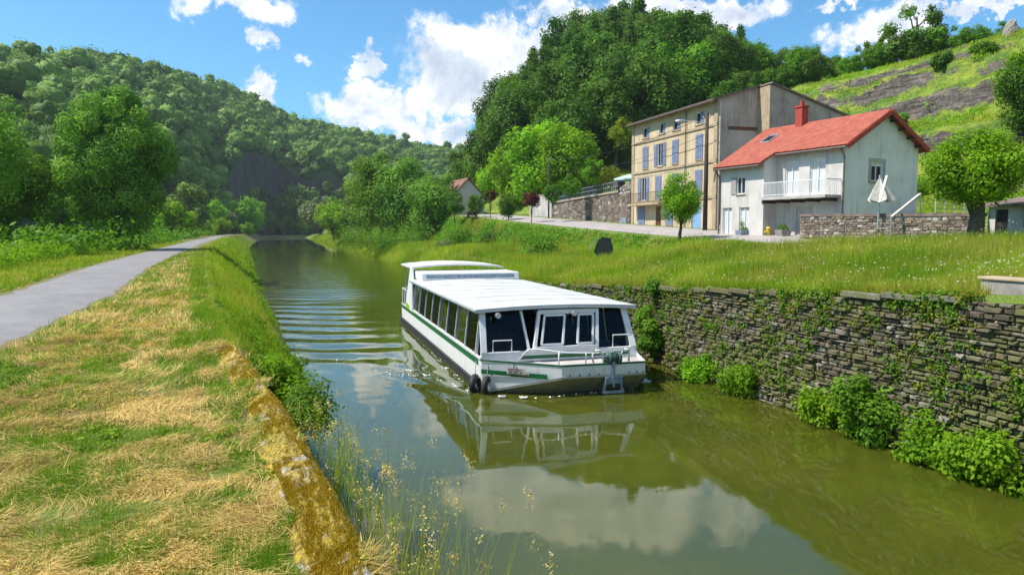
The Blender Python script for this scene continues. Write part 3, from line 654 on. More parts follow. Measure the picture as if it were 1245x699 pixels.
solo('hill_tree', 1252, 250, 56, 130, 80, 'dense green tree at the right edge behind the round tree', 'leaf_dark', 12000, .22, cat='tree', base=.04, seed=55, k=50, trunk_r=.15)
solo('hill_tree', 1240, 150, 60, 74, 60, 'leafy tree at the right edge below the rock pillar', 'leaf_bright', 7000, .22, cat='tree', base=.04, seed=56, k=36, trunk_r=.12)
solo('hill_bush', 1190, 190, 54, 60, 60, 'bushy growth on the slope above the round tree', 'leaf_dark', 5000, .2, cat='bush', base=.02, seed=57, k=30, trunk_r=.08)
solo('hill_bush', 1120, 165, 62, 22, 70, 'green bramble mound on the ledge right of the red roof', 'leaf_bright', 4200, .18, cat='bush', base=.02, seed=58, k=26, trunk_r=.04)

for i, (px, py, dep, h, w, mt, lab) in enumerate([(1030,112,84,16,40,'leaf_mid','low scrub on the upper ledge left of the rock band'),(1145,112,76,20,30,'leaf_dark','dark bush rooted half way up the rock band'),
        (1095,120,74,18,34,'leaf_mid','bush in the middle of the rock band'),(945,118,92,18,40,'leaf_mid','bush by the ridge of the pale gable'),(1195,95,76,20,32,'leaf_mid','bush on the rock band below the boulder')]):
    solo('hill_bush', px, py, dep, h, w, lab, mt, 3000, .2, cat='bush', base=.02, seed=70+i, k=18, trunk_r=.04)
# far wood: one mass
def far_wood():
    bm = bmesh.new(); bmesh.ops.create_icosphere(bm, subdivisions=3, radius=1); bm.verts.ensure_lookup_table()
    ICO = np.array([v.co[:] for v in bm.verts]); ICOF = np.array([[v.index for v in f.verts] for f in bm.faces]); bm.free()
    LN = [np.clip(.75*fbm(ICO[:,0]*3+k*7, ICO[:,1]*3+ICO[:,2]*3.4, 3, k) + .55*fbm(ICO[:,0]*9+k*5, ICO[:,1]*9-ICO[:,2]*8, 2, k+20), -.7, .7) for k in range(12)]
    rg = np.random.default_rng(5); Vs = []; Fs = []; Ts = []; nb = 0
    n = 16000
    px = rg.uniform(-330, 720, n); t = rg.random(n)**.8; t[:1500] = rg.uniform(.96, 1, 1500)
    x, y, z = far_point(px, t); D = np.hypot(x, y); cells = {}
    cl = (px > 275) & (px < 420) & (t > .12) & (t < .145) & (rg.random(n) < np.where(px > 350, .55, 1))
    for i in range(n):
        if cl[i]: continue
        r = rg.uniform(4.6, 9.2); cone = rg.random() < .07; key = (int(x[i]//8), int(y[i]//8))
        if any((x[i]-a)**2+(y[i]-b)**2 < (.98*r)**2 for u in (-1,0,1) for v in (-1,0,1) for a, b in cells.get((key[0]+u, key[1]+v), ())): continue
        cells.setdefault(key, []).append((x[i], y[i]))
        k = 7; C = rg.normal(size=(k,3)); C /= np.linalg.norm(C, axis=1)[:,None]; C *= rg.random((k,1))**.4*r*.62
        if cone: C[:,2] *= 1.7; C[:,:2] *= .5
        C += [x[i], y[i], z[i] + r*.85]; Rr = rg.uniform(.42, .66, k)*r*(.7 if cone else 1)
        m_ = int(np.clip(560*(300/D[i]), 300, 760)); V, F, tt = leaves(C, Rr, m_, np.clip(D[i]/330, .65, 1.8), rg, shell=.95, up=.2, centre=np.array([x[i], y[i], z[i] + r*.5]))
        F = np.concatenate([F[:, [0,1,2]], F[:, [0,2,3]]])
        for q in range(4):
            L_ = ICO*(1+.62*LN[rg.integers(len(LN))][:, None]); an = rg.uniform(0, 6.28); ca, sa = math.cos(an), math.sin(an); L_ = L_ @ np.array([[ca,sa,0],[-sa,ca,0],[0,0,1]]); L_ = L_*Rr[q]*np.array([.80,.80,.74]) + C[q]
            F = np.concatenate([F, ICOF + len(V)]); V = np.concatenate([V, L_]); tt = np.concatenate([tt, np.full(len(L_), .15) + .5*rg.random(len(L_))])
        Vs.append(V); Fs.append(F+nb); Ts.append(np.clip(tt*.2 + rg.random()**1.5*.9, 0, 1)); nb += len(V)
    o = np_mesh('forest', np.concatenate(Vs), np.concatenate(Fs), M['leaf_far'], np.concatenate(Ts))
    tag(o, 'dense mixed wood covering the far valley side', 'woodland', kind='stuff')
far_wood()

def blades(P, hgt, wid, lean, rg, tint, seg=1):
    """grass blades as slim triangles: P (n,3)"""
    n = len(P); a = rg.uniform(0, 2*math.pi, n); d = np.stack([np.cos(a), np.sin(a), 0*a], 1); b = rg.uniform(0, 2*math.pi, n); e = np.stack([np.cos(b), np.sin(b), 0*b], 1)
    L = lean*rg.random(n); tip = P + e*(hgt*L)[:,None] + np.array([0,0,1])*(hgt*np.sqrt(np.maximum(1-L**2, .02)))[:,None]
    V = np.stack([P - d*(wid/2)[:,None], P + d*(wid/2)[:,None], tip], 1).reshape(-1,3)
    return V, np.arange(3*n).reshape(n,3), np.repeat(tint, 3)
def in_cone(x, y, lo=-30, hi=1275):
    d = x*sy + y*cy; xc = x*cy - y*sy; px = 622.5 + 900*xc/np.maximum(d, .1); return (d > 1.5) & (px > lo) & (px < hi)
def scatter(x0, x1, y0, y1, n, rg):
    return rg.uniform(x0, x1, n), rg.uniform(y0, y1, n)
def left_grass():
    rg = np.random.default_rng(9); dv = []; gv = []
    # density falls with distance: sample depth by 1/d
    n = 560000; d = 2.2*(60/2.2)**rg.random(n); u = rg.uniform(-.72, .02, n); xc = u*d; x = xc*cy + d*sy; y = -xc*sy + d*cy
    ok = (x < x_lt(y) - .02) & ((x < x_lt(y) - .33 + .12*fbm(y*3, y*0, 2, 8)) | (y > 11) | (fbm(x*2, y*2, 2, 88) > .3)) & (np.abs(x - x_path(y)) > 1.5 + .12*fbm(x*2, y*2, 2, 3)) & (x > x_path(y) - 5)
    x = x[ok]; y = y[ok]; d = d[ok]; z = z_left(x, y) - .01 + .1*sstep(x, x_lt(y)-.42, x_lt(y)-.25)*(y < 11)
    g = .45*fbm(x*.8, y*.8, 3, 15) + .6*fbm(x*2.2, y*1.5, 3, 16) + .65*fbm(x*5.5, y*3.6, 2, 17) + .35*sstep(x, -4.8, -6) + rg.normal(size=len(x))*.25 - .03
    g += .5*(x > x_lt(y)-.5)*(y > 12)
    green = g > .12
    P = np.stack([x, y, z], 1); sc = np.clip(d/9, .55, 3.2)
    for sel, mat, nm, lab in ((~green, 'grass_dry', 'straw', 'dry yellow cut grass lying on the left bank'), (green, 'grass_green', 'grass', 'short green grass patches on the left bank')):
        Q = P[sel]; s_ = sc[sel]; m_ = len(Q)
        tus = np.clip(fbm(Q[:,0]*2.2, Q[:,1]*2.2, 3, 91)+.5, 0, 1)
        if nm == 'straw':
            hg = rg.uniform(.04, .21, m_)*np.clip(s_, .8, 1.5); wd = rg.uniform(.005, .012, m_)*s_; Q = Q + np.array([0,0,1])*(.09*tus*rg.random(m_))[:,None]; ln = 1.0
            ang = 6.28*fbm(Q[:,0]*1.1, Q[:,1]*1.1, 2, 55) + rg.normal(size=m_)*.7
            dr = np.stack([np.cos(ang), np.sin(ang), rg.normal(size=m_)*.22+.12], 1); sd_ = np.stack([-np.sin(ang), np.cos(ang), 0*ang], 1)
            V = np.stack([Q - sd_*wd[:,None]/2, Q + sd_*wd[:,None]/2, Q + dr*hg[:,None]], 1).reshape(-1,3); F = np.arange(3*m_).reshape(m_,3)
            t = np.repeat(np.clip(rg.random(m_)*.75 + .35*(fbm(Q[:,0]*1.5, Q[:,1]*1.5, 3, 5)+.3), 0, 1), 3)
        else:
            hg = rg.uniform(.04, .13, m_)*(.6+.9*tus)*np.clip(s_, .8, 1.4); wd = rg.uniform(.006, .012, m_)*s_
            V, F, t = blades(Q, hg, wd, .92, rg, np.clip(rg.random(m_)*.7 + .4*(fbm(Q[:,0]*2, Q[:,1]*2, 3, 6)+.3), 0, 1))
        tag(np_mesh(nm, V, F, M[mat], t), lab, 'grass', kind='stuff')
left_grass()
def leafy(name, P, size, mat, n_per, rad, rg, label, cat, flat=.8, sizevar=True):
    """low weeds: small leaf clusters at points P"""
    C = P; Rr = rad*(.6+.8*rg.random(len(P))); V, F, t = leaves(C, Rr, n_per*len(P), size, rg, up=.6, flat=flat, shell=.2)
    return tag(np_mesh(name, V, F, M[mat], t), label, cat, kind='stuff')
def low_growth():
    rg = np.random.default_rng(14)
    # clover and plantain patches in the cut grass
    n = 900; d = 2.5*(14/2.5)**rg.random(n); u = rg.uniform(-.72, -.1, n); xc = u*d; x = xc*cy + d*sy; y = -xc*sy + d*cy
    ok = (x < x_lt(y)-.35) & (np.abs(x-x_path(y)) > 1.8) & (fbm(x*.9, y*.9, 3, 18) > .12); P = np.stack([x, y, z_left(x, y)+.03], 1)[ok]
    leafy('clover', P, .035, 'grass_green', 34, .085, rg, 'small leafy weeds growing in the cut grass', 'weeds', .45)
    # lush growth on the left bank slope
    n = 9000; y = 8.5*(300/8.5)**rg.random(n); t = rg.random(n)**.8; x = x_lt(y) + (x_lw(y)-x_lt(y))*t*1.0; z = 3.0 - 3.15*t**1.15 - .1 + .3*fbm(x*.8, y*.8, 3, 29)
    ok = (y > 10.5) | ((t > .3)); P = np.stack([x, y, z], 1)[ok]; yy = y[ok]
    for lo, hi, sz, np_, rad in ((0, 22, .07, 26, .15), (22, 60, .11, 18, .22), (60, 400, .26, 9, .4)):
        q = P[(yy >= lo) & (yy < hi)]; leafy('bank_weeds', q, sz, 'leaf_bright', np_, rad, rg, {0:'lush green weeds tumbling from the near left bank to the water',22:'bright green weeds on the left bank opposite the boat',60:'green bank growth along the far left water edge'}[lo], 'weeds')
    # tall grass along that bank edge
    n = 60000; y = 9*(200/9)**rg.random(n); t = rg.random(n)**1.3 - .22; x = x_lt(y) + (x_lw(y)-x_lt(y))*t; z = 3.0 - 3.15*np.clip(t, 0, 1)**1.15; low = np.where(t < .12, .45, 1)
    s_ = np.clip(y/14, .8, 6); V, F, tt = blades(np.stack([x,y,z],1), rg.uniform(.12,.42,n)*low*(.5+1.1*np.clip(fbm(x*.7, y*.5, 3, 93)+.5, 0, 1)), rg.uniform(.007,.013,n)*s_, .55, rg, np.clip(rg.random(n)*.5+.5*fbm(x*1.3, y*.8, 3, 95)+.3, 0, 1))
    tag(np_mesh('tall_grass', V, F, M['grass_meadow'], tt), 'tall green grass fringing the left bank', 'grass', kind='stuff')
    # tall weeds left of the path
    n = 5200; y = 14*(110/14)**rg.random(n); x = x_path(y) - rg.uniform(4.2, 11, n); z = z_left(x, y) + rg.uniform(.1, 1.0, n)*(.75+.5*fbm(x*.4, y*.4, 3, 4)); P = np.stack([x,y,z],1)
    leafy('tall_weeds', P, .15, 'leaf_bright', 16, .34, rg, 'tall green nettles and weeds growing left of the path', 'weeds')
    n = 30000; y = 8*(120/8)**rg.random(n); x = x_path(y) - rg.uniform(1.6, 5.0, n)**1; z = z_left(x, y); s_ = np.clip(y/14, .8, 5)
    V, F, tt = blades(np.stack([x,y,z],1), rg.uniform(.08,.26,n), rg.uniform(.008,.014,n)*s_, .7, rg, rg.random(n)); tag(np_mesh('verge_grass', V, F, M['grass_meadow'], tt), 'yellowish grass verge left of the path', 'grass', kind='stuff')
    n = 2600; y = 60*(300/60)**rg.random(n); x = x_path(y) - rg.uniform(3, 26, n); z = z_left(x, y) + rg.uniform(.2, 2.6, n)*rg.random(n); P = np.stack([x,y,z],1)
    leafy('undergrowth', P, .5, 'leaf_mid', 14, 1.1, rg, 'green undergrowth between the path and the far trees', 'undergrowth')
low_growth()
def right_growth():
    rg = np.random.default_rng(15)
    # meadow above the wall
    n = 330000; d = 13*(75/13)**rg.random(n); u = rg.uniform(-.02, .72, n); xc = u*d; x = xc*cy + d*sy; y = -xc*sy + d*cy
    top = np.where(y < 33, 28.6, 25.6)
    bare = ((fbm(x*.9, y*.9, 3, 77) > -.1) & (x < 14.6) & (y < 14.5) & (y > 10.5)) | ((x < 13.9) & (y < 12))
    hk = 1 - .75*sstep(x, 22, 26)*(y > 33); ok = (x > x_rw(y) + .45) & (x < top) & ~bare & ~((y > 42) & (x > 24.3)); x = x[ok]; y = y[ok]; d = d[ok]; hk = hk[ok]; z = z_right(x, y)
    s_ = np.clip(d/15, .8, 5); edge = np.clip((x-13.2)/2.5, .35, 1)*hk
    V, F, t = blades(np.stack([x,y,z],1), rg.uniform(.28,.78,len(x))*edge*(.75+.5*(fbm(x*.3,y*.3,3,3)+.5)), rg.uniform(.008,.016,len(x))*s_, .45, rg, np.clip(.5+.7*fbm(x*.3, y*.3, 3, 41) + .6*fbm(x*1.6, y*1.6, 2, 43) + rg.normal(size=len(x))*.28, 0, 1))
    tag(np_mesh('meadow_grass', V, F, M['grass_meadow'], t), 'tall flowering meadow grass above the canal wall', 'grass', kind='stuff')
    q = rg.choice(len(x), 2000, replace=False); T = V.reshape(-1,3,3)[q, 2]; T = T[T[:,1] < 45]; V2, F2, t2 = leaves(T, np.full(len(T), .03), len(T)*3, .045, rg, up=1)
    tag(np_mesh('meadow_flowers', V2, F2, M['leaf_flower'], t2), 'tiny pale flower heads in the meadow above the canal wall', 'flowers', kind='stuff')
    # far grassy bank
    n = 90000; y = 40*(420/40)**rg.random(n); dd = rg.uniform(.1, 12, n); x = x_rw(y) + dd; z = z_right(x, y); s_ = np.clip(y/18, 1, 14)
    V, F, t = blades(np.stack([x,y,z],1), rg.uniform(.2,.5,n)*np.clip(s_, 1, 2), rg.uniform(.008,.016,n)*s_, .5, rg, np.clip(.45+.8*fbm(x*.25, y*.1, 3, 42) + rg.normal(size=n)*.25, 0, 1))
    tag(np_mesh('bank_grass', V, F, M['grass_meadow'], t), 'bright grass on the right canal bank behind the boat', 'grass', kind='stuff')
    # embankment below the road
    n = 5200; y = rg.uniform(38, 128, n); t_ = rg.random(n); x = 23.4 + 2.7*t_; z = z_right(x, y) - .05 + (1-t_)*(.5*rg.random(n)*(y > 60) + .9*rg.random(n)*(fbm(y*.12, y*0, 2, 6) > .1)*(y > 55))
    P = np.stack([x,y,z],1); g = fbm(x*.5, y*.25, 3, 61)
    leafy('embankment_weeds', P[g > -.05], .2, 'leaf_mid', 22, .42, rg, 'green weeds on the embankment under the road', 'weeds')
    leafy('embankment_dry_growth', P[g <= -.05], .15, 'leaf_yellow', 16, .3, rg, 'yellow dry growth on the embankment under the road', 'weeds')
    # ledges on the terraced slope
    n = 7000; x = rg.uniform(43, 80, n); y = rg.uniform(15, 105, n); z = z_hill(x, y); ok = ((np.abs(z_hill(x+.5, y) - z_hill(x-.5, y)) < 1.4) | (rg.random(n) < .35)) & (fbm(x*.25, y*.25, 3, 71) > -.12)
    leafy('slope_weeds', np.stack([x,y,z+.05],1)[ok], .24, 'leaf_bright', 15, .5, rg, 'green scrub on the terraced rocky slope', 'scrub')
    n = 70000; x = rg.uniform(43, 82, n); y = rg.uniform(15, 110, n); z = z_hill(x, y); ok = np.abs(z_hill(x+.5, y) - z_hill(x-.5, y)) < 1.1; Q = np.stack([x,y,z],1)[ok]; m_ = len(Q)
    V, F, t = blades(Q, rg.uniform(.25,.6,m_), rg.uniform(.05,.1,m_), .5, rg, np.clip(.5+fbm(Q[:,0]*.2,Q[:,1]*.2,3,73)+rg.normal(size=m_)*.2, 0, 1)); tag(np_mesh('slope_grass', V, F, M['grass_meadow'], t), 'rough grass on the terraced slope above the houses', 'grass', kind='stuff')
    # creepers in the canal wall
    n = 3600; y = 6*(42/6)**rg.random(n); zt = z_walltop(y); f = rg.random(n)**1.8; z = zt - f*zt*.95; x = WALL_X - .05 + 0*y
    g = fbm(y*.7, z*1.1, 4, 81) + .30*(1-f) - .12*(y < 16); ok = g > .03; P = np.stack([x,y,z],1)[ok]; dry = rg.random(len(P)) < .5
    leafy('wall_ivy', P[~dry], .075, 'leaf_mid', 34, .16, rg, 'green creepers rooted in the canal wall', 'creeper')
    leafy('wall_moss_plants', P[dry], .06, 'leaf_yellow', 30, .14, rg, 'yellowish plants hanging in the canal wall joints', 'creeper')
    n = 26000; y = rg.uniform(6, 42, n); keep = fbm(y*.8, y*0, 3, 83) > -.15; y = y[keep]; n = len(y); x = WALL_X + rg.uniform(-.12, .35, n); z = z_walltop(y) - .02
    V, F, t = blades(np.stack([x,y,z],1), rg.uniform(.10,.42,n), rg.uniform(.010,.02,n), .9, rg, rg.random(n)); tag(np_mesh('wall_top_grass', V, F, M['grass_meadow'], t), 'tufts of grass along the coping of the canal wall', 'grass', kind='stuff')
right_growth()

def bush(name, loc, rx, ry, rz, n, leaf, mat, label, seed, group=None, cat='bush', k=16):
    rg = np.random.default_rng(seed); root = empty(name, loc)
    C = rg.normal(size=(k,3)); C /= np.linalg.norm(C, axis=1)[:,None]; C *= rg.random((k,1))**.5; C[:,2] = np.abs(C[:,2]); C = C*np.array([rx, ry, rz])*.75 + [0,0,.1]
    V, F, t = leaves(C, rg.uniform(.32,.55,k)*min(rx, rz), n, leaf, rg, up=.5, shell=.3); np_mesh('foliage', V, F, M[mat], t, root)
    mb = MB()
    for c in C[:7]: mb.tube([(0,0,-.15), (c[0]*.5, c[1]*.5, c[2]*.5), tuple(c)], [.03,.02,.008], 5)
    mb.build('stem', M['bark'], root); return tag(root, label, cat, group)
for (y, rx, ry, rz, mat, lab, nn) in [(10.3,.75,.85,.75,'leaf_bright','bright leafy bush in the water at the right edge of the picture',3600),(11.7,.7,.8,.85,'leaf_bright','bright green bush on the waterline left of the picture edge',3000),
        (13.5,.7,.85,1.75,'leaf_mid','tallest dark green bush growing against the foot of the canal wall',5600),(14.9,.65,.8,1.0,'leaf_bright','low bright bush hugging the tallest waterside bush',3000),
        (18.3,.55,.7,.8,'leaf_bright','small bright bush midway along the foot of the canal wall',2600),(20.6,.55,.9,.8,'leaf_bright','spreading bright bush at the wall foot nearest the boat',3000),
        (23.8,.6,.75,3.0,'leaf_mid','tall green shrub covering the wall right behind the boat roof',6500),(27.5,.9,1.4,1.5,'leaf_bright','bright shrub behind the boat cabin at the water',3600)]:
    bush('waterside_bush', (WALL_X-.25, y, .0 if rz < 2 else .3), rx*1.2, ry*1.25, rz*1.15, int(nn*1.4), .10 if y < 30 else .16, mat, lab, int(y*10))
for (px, py, dep, w, h, mat, lab) in [(655,318,62,2.6,2.6,'leaf_mid','tall leafy shrub on the bank above the boat roof'),(560,302,100,3.5,3.4,'leaf_mid','big bush on the bank left of the boat roof'),(600,300,92,3.2,2.6,'leaf_dark','dark bush in the embankment left of the tall shrub'),
        (540,306,96,2.2,1.6,'leaf_pale','pale willowy bush at the water side before the canal trees'),(770,318,56,1.6,1.2,'leaf_dark','dark low bush left of the round verge tree'),(446,298,132,5,4.5,'leaf_treemid','dark bush at the foot of the tallest canal tree'),(478,296,128,5,4,'leaf_mid','green bush between the two canal trees'),(508,292,124,4.5,4,'leaf_treemid','broad bush under the narrower canal tree'),(424,294,150,5,4,'leaf_mid','bush at the left foot of the canal tree clump')]:
    p = at(px, py, dep); bush('bank_bush', p, w, w, h, 3200, .22, mat, lab, px)
# overhanging branch bushes on the near left bank
for i, (x, y, z, rx, rz, lab, n_) in enumerate([(.15,11.2,1.9,.8,.7,'leafy elder bush hanging over the water beyond the mossy wall',4200),(-.05,8.0,2.3,.35,.45,'small sprig of leaves beside the mossy wall',700),(-.2,14.5,1.6,.9,.8,'green bush on the left bank behind the elder bush',3600),(-.9,19,1.4,1.0,.9,'third bush along the left bank from the mossy wall',3600),(-1.3,25,1.3,1.2,.9,'rounded bush on the left bank opposite the boat bow',3200)]):
    bush('bank_bush', (x, y, z), rx, rx*1.3, rz, n_, .06 if y < 12 else .09, 'leaf_mid' if i in (0,1) else 'leaf_bright', lab, 300+i)
def reeds():
    rg = np.random.default_rng(44); n = 1300; y = rg.uniform(2.9, 8.6, n); x = .42 + rg.uniform(.0, .75, n)**1.3 - .10*(y-3.5); z = rg.uniform(1.7, 2.3, n)
    hg = rg.uniform(.5, 1.15, n)*np.clip(1.15-(y-3)*.08, .6, 1.1)
    V, F, t = blades(np.stack([x,y,z],1), hg, rg.uniform(.005,.010,n), .42, rg, rg.random(n)*.8+.2)
    tag(np_mesh('reed_grass', V, F, M['grass_meadow'], t), 'fine tall grass stems rising over the water by the mossy wall', 'grass', kind='stuff')
    m_ = 260; a = rg.integers(0, n, m_); T = V.reshape(n,3,3)[a, 2]; V2, F2, t2 = leaves(T, np.full(m_, .05), m_*26, .014, rg, up=.2, flat=1.6, shell=.0)
    tag(np_mesh('seed_heads', V2, F2, M['grass_dry'], t2), 'pale seed heads on the tall grass over the water', 'grass', kind='stuff')
    # bladed clumps of single darker leaves in the cut grass
    n = 60; cx = rg.choice([0,1,2,3], n); cen = np.array([[-2.05,4.1],[-2.75,3.6],[-1.2,3.4],[-2.3,5.8]]); x = cen[cx,0]+rg.normal(size=n)*.05; y = cen[cx,1]+rg.normal(size=n)*.05
    V, F, t = blades(np.stack([x,y,0*x+3.05],1), rg.uniform(.15,.32,n), rg.uniform(.008,.014,n), .55, rg, rg.random(n)*.4); tag(np_mesh('grass_tufts', V, F, M['grass_green'], t), 'darker upright grass tufts in the dry grass', 'grass', kind='stuff')
reeds()

# ---------------------------------------------------------------- masonry
def rubble(mb, L, z0, ztop, rg, row=(.10,.20), wid=(.16,.48), depth=.10, origin=0.0):
    """stones on the local plane x = 0 facing -x, y along the wall; ztop(y) is the height"""
    z = z0; zmax = max(ztop(0), ztop(L))
    while z < zmax:
        h = rg.uniform(*row); y = -rg.uniform(0, .2)
        while y < L:
            w = rg.uniform(*wid); zt = ztop(min(max(y+w/2, 0), L))
            if z + h*.5 < zt:
                wv = .09*math.sin(y*.55+z*.8)*math.sin(y*.23+1.3)*min(1, (zt-z)*1.5); zz = min(z+h, zt); p = depth*rg.uniform(.25, 1.0); e = rg.uniform(.008, .02); j = lambda: rg.uniform(-.012, .012)
                a0, a1, b0, b1 = y+e, min(y+w, L)-e, z+e*.8+wv, zz-e*.8+wv
                if a1-a0 > .04 and b1-b0 > .02:
                    c = min(.03, (b1-b0)*.3)
                    back = [(.02,a0,b0),(.02,a1,b0),(.02,a1,b1),(.02,a0,b1)]
                    mid = [(-p*.6+j(),a0+j(),b0+j()),(-p*.6+j(),a1+j(),b0+j()),(-p*.6+j(),a1+j(),b1+j()),(-p*.6+j(),a0+j(),b1+j())]
                    fr = [(-p+j(),a0+c+j(),b0+c*.7),(-p+j(),a1-c+j(),b0+c*.7),(-p+j(),a1-c,b1-c*.7+j()),(-p+j(),a0+c,b1-c*.7+j())]
                    fs = [(8,9,10,11)] + [(i,(i+1)%4,4+(i+1)%4,4+i) for i in range(4)] + [(4+i,4+(i+1)%4,8+(i+1)%4,8+i) for i in range(4)]
                    mb.add(back+mid+fr, fs, float(np.clip(rg.normal(.5,.27), 0, 1)))
            y += w
        z += h
def canal_wall():
    root = empty('canal_wall', (WALL_X, -6, 0)); tag(root, 'long grey rubble stone wall rising from the canal on the right', 'wall')
    rg = np.random.default_rng(3); L = 48
    zt = lambda y: float(z_walltop(np.array(y-6.0))) - .12; mb = MB()
    rubble(mb, L, -.3, zt, rg, row=(.045,.15), wid=(.08,.40), depth=.16); mb.build('stonework', M['stone_canal'], root)
    ys = np.linspace(0, L, 60); b = MB()
    for i in range(59):
        y0, y1 = ys[i], ys[i+1]; z0, z1 = zt(y0)-.02, zt(y1)-.02
        b.add([(.0,y0,-1.7),(.0,y1,-1.7),(.0,y1,z1),(.0,y0,z0),(.5,y0,z0),(.5,y1,z1)], [(0,1,2,3),(3,2,5,4)])
    b.build('core', M['mortar'], root)
    c = MB(); y = 0
    while y < L:
        w = rg.uniform(.5, 1.3); z = zt(y+w/2)
        if rg.random() < .82:
            a = rg.uniform(-.04, .03); c.box(-.16+a, .30+rg.uniform(-.05,.1), y+.015, min(y+w, L)-.015, z-.02, z+.12+rg.uniform(-.03,.02), float(rg.uniform(.45,.95)))
        y += w
    c.build('coping', M['stone_canal'], root, bevel=.02)
canal_wall()
def mossy_wall():
    root = empty('mossy_wall', (0,0,0)); tag(root, 'low wall top thick with golden moss along the near left bank', 'wall')
    y = np.arange(-6, 11.0, .04); a = np.linspace(0, 1, 27)
    Yg, A = np.meshgrid(y, a, indexing='ij'); xe = x_lt(Yg)
    wide = .30
    # profile: from the grass side, over a rounded top, down the water face
    off = I(A, [0,.1,.3,.55,.66,.75,1], [-wide-.1,-wide,-wide*.6,-.08,.0,.03,.09]); zz = I(A, [0,.1,.3,.55,.66,.75,1], [-.10,.02,.09,.08,.0,-.2,-3.3])
    stone = fbm(Yg*.9+3, A*0, 2, 5)
    lump = .022*fbm(Yg*2.4, A*6, 4, 9) + .012*fbm(Yg*9, A*22, 3, 12)
    joint = -.05*np.exp(-(((Yg+.3*stone) % .85 - .42)/.03)**2)
    X = xe + off + lump*(A > .55)*1.5; Z = 3.08 + zz + lump*(A < .7)*1.8 + joint*(A < .75)
    o = grid('capping', X, Yg, Z, M['mossy_stone']); o.parent = root
    rg = np.random.default_rng(8); n = 110000; yy = 2.4*(11/2.4)**rg.random(n); k = rg.random(n); o_ = I(k, [0,1], [-.30, .03]); x = x_lt(yy)+o_; aa = I(o_, [-.30,-.18,-.08,0,.03], [.1,.3,.55,.66,.75]); st = 3.08 + I(aa, [.1,.3,.55,.66,.75],[.02,.09,.08,0,-.2]) + .04*fbm(yy*2.4, aa*6, 4, 9)
    ok = fbm(yy*1.6, o_*4, 4, 19) > -.12; V, F, t = blades(np.stack([x,yy,st-.01],1)[ok], rg.uniform(.012,.035,ok.sum()), rg.uniform(.004,.008,ok.sum()), .8, rg, rg.random(ok.sum())**1.3)
    np_mesh('moss', V, F, M['moss_tuft'], t, root)
mossy_wall()
def garden_wall():
    a = Vector((29.3, 25.4, 3.95)); L = 11.8; root = empty('garden_wall', a); tag(root, 'pale dry stone garden wall in front of the red roofed house', 'wall')
    rg = np.random.default_rng(6); mb = MB(); zt = lambda y: 1.42 + .13*y/L*1.5
    rubble(mb, L, -.2, zt, rg, row=(.10,.2), wid=(.16,.45), depth=.09); mb.build('stonework', M['stone_garden'], root)
    b = MB(); b.add([(.0,0,-.4),(.0,L,-.4),(.0,L,zt(L)),(.0,0,zt(0)),(.45,0,zt(0)),(.45,L,zt(L)),(.45,0,-.4),(.45,L,-.4)], [(0,1,2,3),(3,2,5,4),(0,3,4,6),(1,7,5,2)]); b.build('core', M['grey_render'], root)
    c = MB(); c.add([(-.08,-.02,zt(0)+.0),(-.08,L,zt(L)),(-.08,L,zt(L)+.14),(-.08,-.02,zt(0)+.14),(.52,L,zt(L)+.14),(.52,-.02,zt(0)+.14),(.52,L,zt(L)),(.52,-.02,zt(0))], [(0,1,2,3),(3,2,4,5),(5,4,6,7),(0,3,5,7),(1,6,4,2)])
    c.build('coping', M['slate_roof'], root)
garden_wall()
def parapet():
    root = tag(empty('parapet', (13.35, 5.4, 3.47)), 'weathered concrete parapet block on the canal wall at right', 'wall')
    mb = MB(); mb.box(0, .42, 0, 6.05, -.25, .30); mb.build('block', M['concrete'], root, bevel=.03)
    c = MB(); c.box(-.04, .46, -.02, 6.09, .30, .36); c.build('cap', M['trim_stone'], root, bevel=.015)
parapet()

# ---------------------------------------------------------------- buildings
def facade(mb, L, z0, z1, holes, depth=.16, x=0.0):
    """wall skin on plane x, facing -x, y 0..L, with rectangular openings (y0,y1,z0,z1) and reveals"""
    ys = sorted({0, L} | {v for h in holes for v in h[:2]}); zs = sorted({z0, z1} | {v for h in holes for v in h[2:]})
    for i in range(len(ys)-1):
        for j in range(len(zs)-1):
            cyy = (ys[i]+ys[i+1])/2; czz = (zs[j]+zs[j+1])/2
            if any(h[0] < cyy < h[1] and h[2] < czz < h[3] for h in holes): continue
            mb.quad((x,ys[i],zs[j]), (x,ys[i],zs[j+1]), (x,ys[i+1],zs[j+1]), (x,ys[i+1],zs[j]))
    for a, b, c, d in holes:
        D = x+depth
        for q in (((x,a,c),(x,a,d),(D,a,d),(D,a,c)), ((x,b,d),(x,b,c),(D,b,c),(D,b,d)), ((x,a,d),(x,b,d),(D,b,d),(D,a,d)), ((x,b,c),(x,a,c),(D,a,c),(D,b,c)), ): mb.quad(*q)
def window_part(root, y0, y1, z0, z1, x=0, frame='white_paint', bars=1, sill=True, curtain=False):
    f = MB(); w = .06; X0, X1 = x+.07, x+.13
    f.box(X0,X1,y0,y0+w,z0,z1).box(X0,X1,y1-w,y1,z0,z1).box(X0,X1,y0+w,y1-w,z1-w,z1).box(X0,X1,y0+w,y1-w,z0,z0+w)
    if bars: f.box(X0,X1,(y0+y1)/2-.025,(y0+y1)/2+.025,z0+w,z1-w)
    o = f.build('window', M[frame], root)
    p = MB().box(x+.135,x+.15,y0,y1,z0,z1).build('pane', M['curtain'] if curtain else M['window_dark'], o)
    if sill: MB().box(x-.07,x+.10,y0-.06,y1+.06,z0-.07,z0-.003).build('sill', M['trim_stone'], o)
    return o
